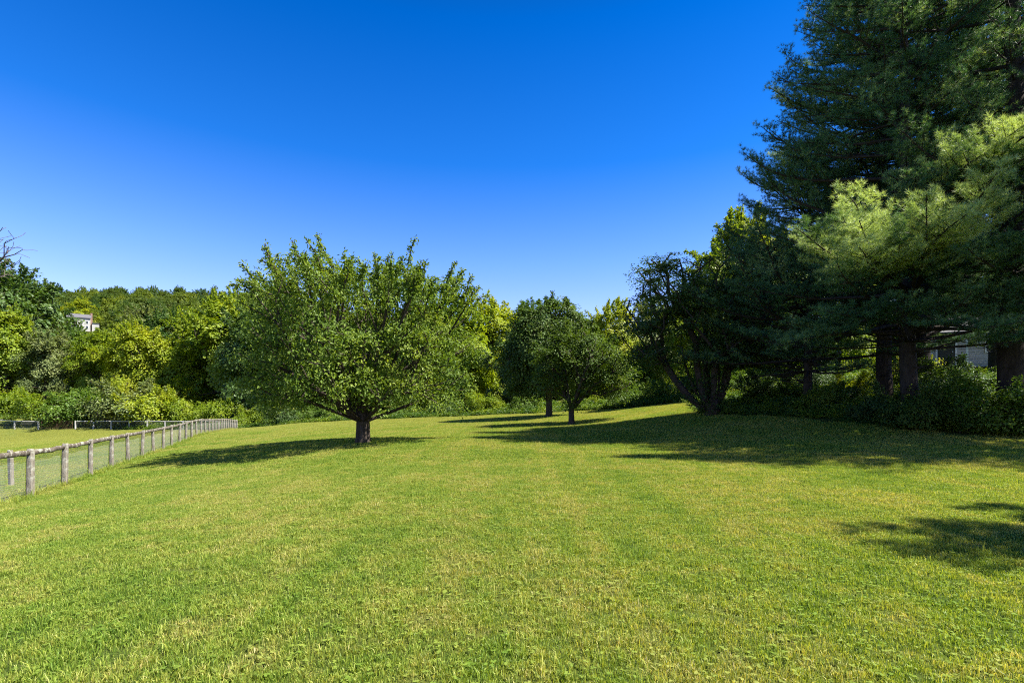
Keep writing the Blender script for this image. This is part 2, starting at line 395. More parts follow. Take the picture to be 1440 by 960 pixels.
def build_grass():
    rg = np.random.default_rng(5)
    protos = []
    protos += [blade_patch(s, 9500, 1.08, .022, .05, .0046, .02, 110) for s in (1, 2, 3, 4)]      # fine, near the camera
    protos += [blade_patch(s, 9500, 1.08, .025, .06, .0046, .04, 60, .5, .02) for s in (21, 22)]   # taller tufts
    protos += [blade_patch(s, 3000, 1.1, .025, .05, .009, .02, even=.85) for s in (5, 6, 7)]
    protos += [blade_patch(s, 1900, 1.1, .02, .045, .015, .0, even=.6) for s in (8, 9, 10)]
    P = []; I = []
    def cover(y0, y1, lo, hi, extra=None):
        step = 1.0
        ys = np.arange(y0, y1, step) + .5
        for y in ys:
            xs = np.arange(-(y + 1) * 1.04 - 1.2, (y + 1) * 1.04 + 1.2, step) + .5
            for x in xs: P.append((x, y)); I.append(int(rg.integers(lo, hi)))
    cover(1, 14, 0, 6); cover(14, 34, 6, 9); cover(34, 73, 9, 12)
    P_ = np.array(P); I_ = np.array(I)
    P_ = P_ + rg.normal(0, .04, P_.shape)
    k = on_lawn(P_[:, 0], P_[:, 1]); P_, I_ = P_[k], I_[k]
    fl = [(-(12.33 + .895 * n) + rg.normal(0, .12), 13.1 + 2.03 * n) for n in np.arange(-2, 27, .42)]
    nf = len(fl)
    # the taller tufts sit towards the right and in odd spots
    near = I_ < 6
    tallspot = near & ((np.sin(P_[:, 0] * 1.7) + np.sin(P_[:, 1] * 2.3 + 1)) > 1.0)
    I_[near] = rg.integers(0, 4, near.sum()); I_[tallspot] = rg.integers(4, 6, tallspot.sum())
    rz = rg.integers(0, 4, len(P_)) * np.pi / 2 + rg.normal(0, .08, len(P_))
    rot = slope_rots(P_[:, 0], P_[:, 1], rz)
    pts = np.column_stack([P_, gz(P_[:, 0], P_[:, 1])])
    sc_ = rg.uniform(.95, 1.1, len(P_)); fl = np.array(fl)
    pts = np.concatenate([pts, np.column_stack([fl, gz(fl[:, 0], fl[:, 1])])]); rot = np.concatenate([rot, slope_rots(fl[:, 0], fl[:, 1], rg.uniform(0, 6.28, nf))])
    sc_ = np.concatenate([sc_, np.ones(nf)]); I_ = np.concatenate([I_, np.full(nf, 12)])
    protos.append(blade_patch(33, 650, .42, .06, .16, .008, .1, even=.8))
    scatter("grass", pts, rot, sc_, I_, protos, "short mown yellow green lawn grass", "grass")
build_grass()

# ------------------------------------------------------------------ branch skeletons and foliage
def mst(root, targets, bf=.35, free=0):
    """root: chain of points (trunk); targets: points to reach. Only root nodes from index `free` up may branch."""
    root = np.asarray(root, float); T = np.asarray(targets, float)
    pos = list(root); par = [-1] + list(range(len(root) - 1))
    pl = [0.0]
    for i in range(1, len(root)): pl.append(pl[-1] + np.linalg.norm(root[i] - root[i - 1]))
    best = np.full(len(T), 1e18); bp = np.zeros(len(T), int)
    def upd(i):
        c = np.linalg.norm(T - pos[i], axis=1) + bf * pl[i]
        m = c < best; best[m] = c[m]; bp[m] = i
    for i in range(free, len(root)): upd(i)
    alive = np.ones(len(T), bool)
    for _ in range(len(T)):
        c = np.where(alive, best, 1e18); j = int(c.argmin()); alive[j] = False
        p = int(bp[j]); pos.append(T[j]); par.append(p); pl.append(pl[p] + np.linalg.norm(T[j] - pos[p])); upd(len(pos) - 1)
        best[~alive] = 1e18
    return np.array(pos), np.array(par), len(root)

def pipe(par, r_base, tip, ex=2.4, order=None):
    n = len(par); w_ = np.zeros(n); has = np.zeros(n, bool)
    for i in range(n - 1, 0, -1):
        if not has[i]: w_[i] = 1.0
        w_[par[i]] += w_[i]; has[par[i]] = True
    r = np.maximum(r_base * np.power(w_ / w_[0], 1 / ex), tip)
    return r

def tubes(pos, par, rad, sides=6, minr=0.0, rads0=None):
    """tapered tubes along every edge of the skeleton"""
    n = len(pos); ch = np.arange(1, n); ch = ch[rad[ch] > minr]
    main = np.full(n, -1); 
    for c in range(1, n):
        p = par[c]
        if main[p] < 0 or rad[c] > rad[main[p]]: main[p] = c
    D = np.zeros((n, 3)); D[1:] = norm(pos[1:] - pos[par[1:]]); D[0] = D[main[0]] if main[0] > 0 else (0, 0, 1)
    ND = D.copy()
    k = main >= 0; ND[k] = norm(D[k] + D[main[k]])
    p = par[ch]; ismain = main[p] == ch
    d0 = np.where(ismain[:, None], ND[p], D[ch]); d1 = ND[ch]
    r0 = np.where(ismain, rad[p], np.minimum(rad[p], rad[ch] * 1.25)); r1 = rad[ch]
    def ring(c, d, r):
        ref = np.where(np.abs(d[:, 2:3]) > .95, np.array([[1., 0, 0]]), np.array([[0, 0, 1.]]))
        ref = np.array([[.31, .27, .91]]) - 0 * d
        u = norm(np.cross(d, ref)); v = np.cross(d, u)
        an = np.arange(sides) * 2 * np.pi / sides
        return c[:, None, :] + r[:, None, None] * (u[:, None, :] * np.cos(an)[None, :, None] + v[:, None, :] * np.sin(an)[None, :, None])
    V = np.concatenate([ring(pos[p], d0, r0), ring(pos[ch], d1, r1)], 1).reshape(-1, 3)
    b = (np.arange(len(ch)) * 2 * sides)[:, None]; k = np.arange(sides)[None, :]; k2 = (k + 1) % sides
    F_ = np.stack([b + k, b + k2, b + sides + k2, b + sides + k], 2).reshape(-1, 4)
    return V, F_

def merge(parts):
    V = []; F_ = []; o = 0
    for v, f in parts:
        V.append(v); F_.append(f + o); o += len(v)
    return np.concatenate(V), np.concatenate(F_)

def trunk_chain(pts, step=.25):
    pts = np.asarray(pts, float); out = [pts[0]]
    for a_, b_ in zip(pts[:-1], pts[1:]):
        m = max(1, int(np.linalg.norm(b_ - a_) / step))
        for i in range(1, m + 1): out.append(a_ + (b_ - a_) * i / m)
    out = np.array(out)
    for _ in range(3): out[1:-1] = (out[:-2] + 2 * out[1:-1] + out[2:]) / 4
    return out

def leaves(C, Dir, Nrm, L, Wd, rg, rnd=None, fold=.12):
    """folded diamond leaves: C base points, Dir direction, Nrm rough normal"""
    Dir = norm(Dir); s = norm(np.cross(Nrm, Dir)); n2 = np.cross(Dir, s)
    L = L[:, None]; Wd = Wd[:, None]
    V = np.stack([C, C + Dir * L * .48 + s * Wd * .5 + n2 * L * fold, C + Dir * L - n2 * L * .08, C + Dir * L * .48 - s * Wd * .5 + n2 * L * fold], 1).reshape(-1, 3)
    i = np.arange(len(C)) * 4
    if rnd is None: rnd = rg.random(len(C))
    return V, np.stack([i, i + 1, i + 2, i + 3], 1), np.repeat(rnd, 4)

def clump_leaves(rg, A, per, size, csig, centre, up=.5, out_=.6, rand=.8, flat=.6, wr=.55, droop=0.0, rclump=None):
    n = len(A) * per; k = np.repeat(np.arange(len(A)), per)
    oc = norm(A - centre)
    NC = norm(oc * out_ + np.array([0, 0, up]) + rg.normal(0, .28, (len(A), 3)))       # each spray is a slightly domed pad facing NC
    off = norm(rg.normal(0, 1, (n, 3))) * (rg.random((n, 1)) ** .45) * 1.5
    h_ = (off * NC[k]).sum(1, keepdims=True)
    off = off - NC[k] * h_ * (1 - flat * .75)
    rr_ = (off ** 2).sum(1, keepdims=True); off = off - NC[k] * rr_ * .16
    cs = np.repeat(rg.uniform(.65, 1.35, len(A)), per)[:, None] * csig
    off = off * cs
    C = A[k] + off
    Nn = norm(NC[k] + norm(off) * .25 + rg.normal(0, rand * .42, (n, 3)))
    d = rg.normal(0, 1, (n, 3)); d = d - Nn * (d * Nn).sum(1, keepdims=True); d[:, 2] -= droop; d = norm(d)
    L = size * rg.uniform(.7, 1.3, n)
    rc = rg.random(len(A)) if rclump is None else rclump
    rn = np.clip(rc[k] * .5 + rg.random(n) * .5, 0, 1)
    return leaves(C, d, Nn, L, L * wr, rg, rn)

def lobes_points(rg, lobes, n, shell=.45):
    """points in a union of ellipsoids (cx,cy,cz,rx,ry,rz), denser towards the outside"""
    vol = np.array([l[3] * l[4] * l[5] for l in lobes]) ** .8; pr = vol / vol.sum(); out = []
    while len(out) < n:
        l = lobes[rg.choice(len(lobes), p=pr)]
        v = norm(rg.normal(0, 1, 3)) * (rg.random() ** shell)
        if v[2] < -.75: continue
        p = np.array(l[:3]) + v * np.array(l[3:])
        inside = 0
        for q in lobes:
            if q is l: continue
            if (((p - np.array(q[:3])) / np.array(q[3:])) ** 2).sum() < .35: inside = 1; break
        if inside and rg.random() < .8: continue
        out.append(p)
    return np.array(out)

def broadleaf_meshes(seed, trunk, r_base, targets, per, size, csig, leafmat, barkmat, bf=.35, free=None, tip=.008,
                     shoots=0, shoot_len=1.0, centre=None, sides=6, flare=.5, minr=0.0, clump_kw={}, stems=None, leafless=0.0):
    rg = np.random.default_rng(seed)
    ch = trunk_chain(trunk); free = len(ch) - 2 if free is None else int(len(ch) * free)
    pos, par, nr = mst(ch, targets, bf, free)
    if centre is None: centre = targets.mean(0) - np.array([0, 0, 1.0])
    sh_leaf = []
    tgt = pos[nr:]
    if shoots:
        dist = np.linalg.norm((tgt - centre) / np.array([1, 1, .8]), axis=1); o = norm(tgt - centre)
        score = dist + rg.random(len(tgt)) * 1.2 + tgt[:, 2] * .35
        pick = np.argsort(-score)[:shoots]; P2 = [pos]; R2 = [par]; n0 = len(pos)
        for q in pick:
            d = norm(o[q] * 1.1 + np.array([0, 0, .5]) + rg.normal(0, .28, 3)); ln = shoot_len * rg.uniform(.5, 1.25)
            prev = nr + q; p = tgt[q].copy(); ns = 4
            for s_ in range(ns):
                d = norm(d + rg.normal(0, .13, 3) + np.array([0, 0, -.10])); p2 = p + d * ln / ns
                P2.append(p2[None]); R2.append(np.array([prev])); prev = n0; n0 += 1
                for _ in range(20):
                    f = rg.random(); c = p + (p2 - p) * f + rg.normal(0, .055, 3); sh_leaf.append((c, d, rg.normal(0, 1, 3)))
                p = p2
        pos = np.concatenate(P2); par = np.concatenate(R2)
    rad = pipe(par, r_base, tip)
    h0 = pos[:, 2] - ch[0, 2]; root = np.arange(len(pos)) < nr
    rad = np.where(root, rad * (1 + flare * np.exp(-np.maximum(h0, 0) / .28)), rad)
    big = rad > .05
    V1, F1 = tubes(pos, par, rad, 12, .05) if big.sum() > 1 else (np.zeros((0, 3)), np.zeros((0, 4), int))
    small = np.where(big, 0, rad)
    V2, F2 = tubes(pos, par, np.where(big, rad, rad), 5, -1) if not big.any() else tubes(pos, par, rad, sides, minr)
    if big.any():
        V1, F1 = tubes(pos, par, rad, 12, .05)
        # roughen the thick wood a little
        V1 = V1 + .012 * np.sin(V1[:, [1, 2, 0]] * 23 + 1.7) + .01 * np.sin(V1[:, [2, 0, 1]] * 41)
        Vb, Fb = merge([(V1, F1), (V2 * 1.0, F2)])
    else: Vb, Fb = V2, F2
    bark = np_mesh("trunk", Vb, [Fb], barkmat, smooth=True)
    keep = rg.random(len(tgt)) >= leafless
    lv, lf, lr = clump_leaves(rg, tgt[keep], per, size, csig, centre, **clump_kw)
    if sh_leaf:
        C = np.array([s[0] for s in sh_leaf]); D = np.array([s[1] for s in sh_leaf]); n = len(C)
        dd = norm(rg.normal(0, 1, (n, 3)) + D * .9 + np.array([0, 0, -.35])); L = size * rg.uniform(.8, 1.3, n)
        v2, f2, r2 = leaves(C, dd, norm(rg.normal(0, .7, (n, 3)) + [0, 0, .8]), L, L * .5, rg)
        lf = np.concatenate([lf, f2 + len(lv)]); lv = np.concatenate([lv, v2]); lr = np.concatenate([lr, r2])
    crown = np_mesh("crown", lv, [lf], leafmat, rnd=lr)
    return bark, crown

def put_tree(kind, loc, bark, crown, label, cat, group=None, rz=0.0, scale=1.0, crownmat=None):
    o = empty(kind, loc, label, cat, group, rz)
    o.scale = (scale,) * 3 if not isinstance(scale, tuple) else scale
    if bark is not None: link(bpy.data.objects.new("trunk", bark), o)
    c = link(bpy.data.objects.new("crown", crown), o)
    if crownmat is not None:
        c.material_slots[0].link = 'OBJECT'; c.material_slots[0].material = crownmat
    return o

# ------------------------------------------------------------------ the cherry tree on the lawn
def cherry():
    base = Vector((-6.12, 21.0, gz1(-6.12, 21.0))); rg = np.random.default_rng(11)
    T = []
    while len(T) < 820:
        x, y = rg.uniform(-5.4, 5.2), rg.uniform(-5.0, 5.0); z = rg.uniform(1.0, 7.6)
        an = math.atan2(y, x); r = math.hypot(x, y)
        R_ = 4.05 + .5 * max(0, -math.cos(an)) + .4 * math.sin(3 * an + 1) + .3 * math.sin(7 * an)
        zt = 7.0 - .35 * (r / R_) ** 2 * 2.2 + .4 * math.sin(x * 1.9 + 1) * math.cos(y * 1.3)
        zb = 2.7 - 1.5 * (r / R_) ** 1.2
        if r > R_ * (1 - .12 * max(0, (2.4 - z)) - .035 * max(0, z - 5)) or z > zt or z < zb: continue
        q = min((zt - z) / 2.5, (R_ - r) / 2.2, (z - zb) / 2.0)
        if rg.random() < q * .62: continue
        if math.sin(x * 2.3 + 5) * math.sin(y * 2.1 + z * 1.7) * math.cos(z * 2.4 + x) > .27: continue
        T.append((x, y, z))
    T = np.array(T)
    # five main limbs leave the short trunk like a vase
    limbs = []
    for a_, l_, el in ((170, 2.6, 38), (205, 2.2, 62), (20, 2.8, 40), (60, 2.3, 66), (-60, 2.6, 45), (110, 2.7, 50), (300, 2.0, 80)):
        for s_ in (.7, 1.2, 1.7, l_):
            limbs.append((s_ * math.cos(R(a_)) * math.cos(R(el)), s_ * math.sin(R(a_)) * math.cos(R(el)), 1.15 + s_ * math.sin(R(el))))
    T = np.concatenate([np.array(limbs), T])
    bark, crown = broadleaf_meshes(12, [(0, 0, -.15), (0.01, 0, .5), (.0, 0, 1.15)], .26, T, 74, .125, .37, M['cherry'], M['bark'],
                                   bf=.75, shoots=200, shoot_len=.8, centre=np.array([0, 0, 2.0]), clump_kw=dict(up=.55, out_=.35, rand=1.1, flat=.7, wr=.5, droop=.35), flare=.45)
    put_tree("cherry_tree", base, bark, crown, "wide spreading cherry tree with short thick trunk standing alone on the sunny lawn", "tree")
cherry()

# ------------------------------------------------------------------ the round maple behind
def maple():
    # the dark crown whose stout trunk stands behind
    base = Vector((gx(772, 44), 44.0, gz1(gx(772, 44), 44.0))); rg = np.random.default_rng(21)
    L = [(-.2, 0, 6.2, 3.4, 3.7, 3.9), (-1.6, .3, 4.6, 2.6, 3, 3.0), (1.6, -.2, 5.0, 2.5, 2.9, 3.0), (.5, .2, 8.1, 2.7, 2.6, 2.0), (-1.3, 0, 7.8, 2.2, 2.2, 1.8), (-2.2, .2, 3.0, 1.7, 2, 1.8), (2.2, .2, 7.0, 1.8, 2, 1.8)]
    T = lobes_points(rg, L, 760, .38); T = T[T[:, 2] > 1.3]
    bark, crown = broadleaf_meshes(23, [(0, 0, -.15), (.02, 0, 1.0), (0, 0, 2.2)], .26, T, 62, .19, .62, M['maple'], M['bark'], bf=.5,
                                   shoots=20, shoot_len=.5, clump_kw=dict(up=.6, out_=.8, rand=.6, flat=.5, wr=.8))
    put_tree("maple_tree", base, bark, crown, "tall round dark green maple with one stout trunk, behind the small forked tree", "tree")
    # the smaller tree in front of it
    base = Vector((4.05, 35.0, gz1(4.05, 35.0))); rg = np.random.default_rng(24)
    L = [(.9, 0, 4.9, 2.5, 2.8, 1.8), (-.9, .2, 4.4, 2.0, 2.4, 1.9), (2.7, -.2, 3.6, 1.7, 2.4, 1.6), (2.9, .2, 2.5, 1.3, 1.7, .9), (-1.6, 0, 3.0, 1.2, 1.6, 1.2), (.2, .1, 6.0, 1.5, 1.6, 1.0), (1.6, .3, 2.8, 1.4, 1.6, .9)]
    T = lobes_points(rg, L, 430, .42); T = T[T[:, 2] > 1.5]
    stems = []
    for a_, l_, el in ((175, 3, 66), (120, 3, 62), (20, 3, 64), (300, 3, 60), (220, 3.2, 76), (350, 3, 48)):
        for s_ in (.5, 1.0, 1.6, 2.3, 3.0): stems.append((s_ * math.cos(R(a_)) * math.cos(R(el)), s_ * math.sin(R(a_)) * math.cos(R(el)), .95 + s_ * math.sin(R(el))))
    T = np.concatenate([np.array(stems), T])
    bark, crown = broadleaf_meshes(25, [(0, 0, -.15), (.02, 0, .5), (0, 0, 1.0)], .19, T, 56, .14, .46, M['forked'], M['bark'], bf=.6,
                                   shoots=50, shoot_len=.5, clump_kw=dict(up=.9, out_=.45, rand=.6, flat=.4, wr=.65))
    put_tree("forked_tree", base, bark, crown, "small tree with slim forked trunk in front of the round dark maple", "tree")
maple()

# ------------------------------------------------------------------ the many stemmed tree at the edge of the pines
def multistem():
    bx, by = 10.95, 28.0
    base = Vector((bx, by, gz1(bx, by))); rg = np.random.default_rng(31)
    L = [(-1.5, 0, 6.6, 3.0, 3.2, 1.7), (-3.2, -.3, 5.0, 2.2, 2.6, 1.2), (1.0, 0, 7.0, 3.2, 3, 2.1), (2.8, .5, 4.6, 2.6, 3, 1.8), (-2.6, .4, 8.0, 1.6, 1.8, .9), (.5, 0, 3.8, 2.2, 3, 1.4), (-3.4, 0, 3.3, 1.5, 2.0, .8), (4.5, 0, 3.4, 2.2, 3, 1.4)]
    T = lobes_points(rg, L, 620, .5)
    ang = [(178, 34), (160, 52), (195, 62), (20, 60), (340, 75), (90, 55), (265, 66)]
    st = []
    for a_, el in ang:
        for s_ in np.arange(.35, 4.3, .45):
            e2 = el + 4 * s_
            st.append((s_ * math.cos(R(a_)) * math.cos(R(e2)) + .12 * math.cos(R(a_)), s_ * math.sin(R(a_)) * math.cos(R(e2)) * .8, .05 + s_ * math.sin(R(e2))))
    T = np.concatenate([np.array(st), T])
    bark, crown = broadleaf_meshes(32, [(0, 0, -.2), (0, 0, .1)], .36, T, 84, .14, .60, M['dark'], M['bark'], bf=.4, shoots=0, flare=.25,
                                   clump_kw=dict(up=1.1, out_=.2, rand=.6, flat=.2, wr=.55), leafless=.15)
    put_tree("spreading_tree", base, bark, crown, "shaded tree with several leaning dark stems at the edge of the pines", "tree")
multistem()

# ------------------------------------------------------------------ pines
def pine_meshes(seed, H, r_base, zmin, rfun, whorl=.5, per=6, lean=(0, 0), dead_below=0.0, boughs=(), tuft=.058, needles=20, nl=.15, nw=.009, az_skip=None, tdens=1.0):
    rg = np.random.default_rng(seed)
    segs = []  # (p0,p1,r0,r1)
    TC = []; TD = []; TB = []
    nT = 26; tz = np.linspace(-.2, H, nT); wob = np.cumsum(rg.normal(0, .035, (nT, 2)), 0); wob -= wob[0]
    def tx(z): return np.array([np.interp(z, tz, wob[:, 0]) + lean[0] * z, np.interp(z, tz, wob[:, 1]) + lean[1] * z, z])
    def tr(z): return r_base * (1 - .93 * max(z, 0) / H) ** .9 + (r_base * .35 * math.exp(-max(z, 0) / .35))
    zz = np.concatenate([np.linspace(-.2, 1.2, 8), np.linspace(1.7, H, 36)])
    tv = []; sd = 14
    for z in zz:
        c = tx(z); r = tr(z); an = np.arange(sd) * 2 * np.pi / sd
        rr = r * (1 + .05 * np.sin(an * 5 + z * 3) + .18 * np.sin(an * 4 + 1) * math.exp(-max(z, 0) / .3))
        tv.append(np.stack([c[0] + rr * np.cos(an), c[1] + rr * np.sin(an), np.full(sd, z)], 1))
    TV = np.concatenate(tv); k = np.arange(sd); k2 = (k + 1) % sd
    TF = np.concatenate([np.stack([i * sd + k, i * sd + k2, (i + 1) * sd + k2, (i + 1) * sd + k], 1) for i in range(len(zz) - 1)])
    def limb(z0, az, L, el, bare=False, sun_tint=0.0, dens=1.0, start=.42, updip=.25):
        p = tx(z0); d = np.array([math.cos(az) * math.cos(el), math.sin(az) * math.cos(el), math.sin(el)])
        r0 = max(.018, min(.085, .013 * L + .012)); ns = max(5, int(L / .30)); st = L / ns; pts = [p]; ds = [d]
        for i in range(ns):
            d = norm(d + np.array([0, 0, updip * (i / ns) * .3]) + rg.normal(0, .05, 3)); p = p + d * st; pts.append(p); ds.append(d)
        rr = [r0 * (1 - .85 * i / ns) for i in range(ns + 1)]
        for i in range(ns): segs.append((pts[i], pts[i + 1], rr[i], rr[i + 1]))
        if bare:
            for i in range(2, ns, 2):
                for sgn in (-1, 1):
                    if rg.random() < .6:
                        sdv = norm(np.cross(ds[i], [0, 0, 1.0])) * sgn; q = pts[i] + (sdv + ds[i] * .8 + rg.normal(0, .2, 3)) * rg.uniform(.2, .7)
                        segs.append((pts[i], q, rr[i] * .4, .004))
            return
        for i in range(1, ns + 1):
            f = i / ns
            if f < start * rg.uniform(.8, 1.2): continue
            for sgn in (-1, 1):
                if rg.random() < .1: continue
                tl = min(1.5, (.42 * (1 - f) * L + .38)) * rg.uniform(.7, 1.2)
                sdv = norm(np.cross(ds[i], [0, 0, 1.0])) * sgn
                td = norm(sdv * .85 + ds[i] * .65 + np.array([0, 0, rg.uniform(.0, .5)]) + rg.normal(0, .12, 3))
                q0 = pts[i] - ds[i] * st * rg.random(); q1 = q0 + td * tl
                segs.append((q0, q1, rr[i] * .35 + .003, .003))
                m = max(2, int(tl / tuft * dens * tdens))
                for j in range(m):
                    g = .15 + .85 * (j + rg.random()) / m
                    c = q0 + (q1 - q0) * g
                    side = rg.normal(0, 1, 3); side[2] = abs(side[2]) * .7
                    c2 = c + norm(side + td * .6) * rg.uniform(.02, .17)
                    TC.append(c2); TD.append(norm(td * .8 + side * .5 + np.array([0, 0, .55]))); TB.append(sun_tint * min(1, .4 + f))
            if f > .5:
                for _ in range(int(3 * dens)):
                    TC.append(pts[i] + rg.normal(0, .07, 3)); TD.append(norm(ds[i] + rg.normal(0, .5, 3) + np.array([0, 0, .4]))); TB.append(sun_tint)
    z = max(zmin, .8)
    zl = 1.3
    while zl < zmin + .5:
        for _ in range(3):
            limb(zl, rg.uniform(0, 2 * np.pi), rg.uniform(.6, 2.2), rg.uniform(-.1, .25), bare=True)
        zl += rg.uniform(.4, .8)
    while z < H - .3:
        n = per + rg.integers(-1, 2); a0 = rg.uniform(0, 2 * np.pi)
        for i in range(n):
            az = a0 + i * 2 * np.pi / n + rg.normal(0, .15)
            L = rfun(z, az) * rg.choice([.62, .8, .9, 1.0, 1.08, 1.16])
            if L < .25: L = .25
            if az_skip and az_skip(z, az % (2 * np.pi)): continue
            el = -.02 + .55 * (z / H) ** 2 + rg.normal(0, .08)
            if z < dead_below and rg.random() < .7: limb(z, az, L * .6, el, bare=True); continue
            limb(z + rg.normal(0, .06), az, L, el)
            if rg.random() < .35: limb(z + rg.uniform(.1, .4), az + .5, L * .4, el + .2, bare=True)
        z += whorl * rg.uniform(.7, 1.35) * (1 - .35 * z / H)
    for (z0, azd, L, eld, dens) in boughs: limb(z0, R(azd), L, R(eld), dens=dens, start=.4, updip=.02, sun_tint=1.0 if eld > 15 else .15)  # sunlight on the steeper boughs is painted in as paler needle colour
    P0 = np.array([s[0] for s in segs]); P1 = np.array([s[1] for s in segs]); r0 = np.array([s[2] for s in segs]); r1 = np.array([s[3] for s in segs])
    d = norm(P1 - P0); u = norm(np.cross(d, np.array([.31, .27, .91]))); v = np.cross(d, u); sd2 = 5; an = np.arange(sd2) * 2 * np.pi / sd2
    cs, sn = np.cos(an)[None, :, None], np.sin(an)[None, :, None]
    ring = lambda c, r: c[:, None] + r[:, None, None] * (u[:, None] * cs + v[:, None] * sn)
    BV = np.concatenate([ring(P0, r0), ring(P1, r1)], 1).reshape(-1, 3); b = (np.arange(len(segs)) * 2 * sd2)[:, None]; k = np.arange(sd2)[None]; k2 = (k + 1) % sd2
    BF = np.stack([b + k, b + k2, b + sd2 + k2, b + sd2 + k], 2).reshape(-1, 4)
    V, F_ = merge([(TV, TF), (BV, BF)])
    bark = np_mesh("trunk", V, [F_], M['pbark'], smooth=True)
    C = np.array(TC); D = np.array(TD); n = len(C)
    nd = norm(D[:, None] * .75 + rg.normal(0, .62, (n, needles, 3)))
    L = nl * rg.uniform(.75, 1.2, (n, needles, 1)); s = norm(np.cross(nd, rg.normal(0, 1, (n, needles, 3)))) * nw * .5
    c = C[:, None]
    NV = np.stack([c - s, c + s, c + nd * L], 2).reshape(-1, 3); i = np.arange(n * needles) * 3
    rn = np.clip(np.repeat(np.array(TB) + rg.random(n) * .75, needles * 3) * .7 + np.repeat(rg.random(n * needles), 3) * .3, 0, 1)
    crown = np_mesh("crown", NV, [np.stack([i, i + 1, i + 2], 1)], M['needles'], rnd=rn)
    return bark, crown

def cone(H, rmax, zmid, low=.7, pw=.8, skew=None):
    def f(z, az):
        r = rmax * (low + (1 - low) * z / zmid) if z < zmid else rmax * max(0, (H - z) / (H - zmid)) ** pw
        if skew: r *= skew(z, az)
        return r
    return f

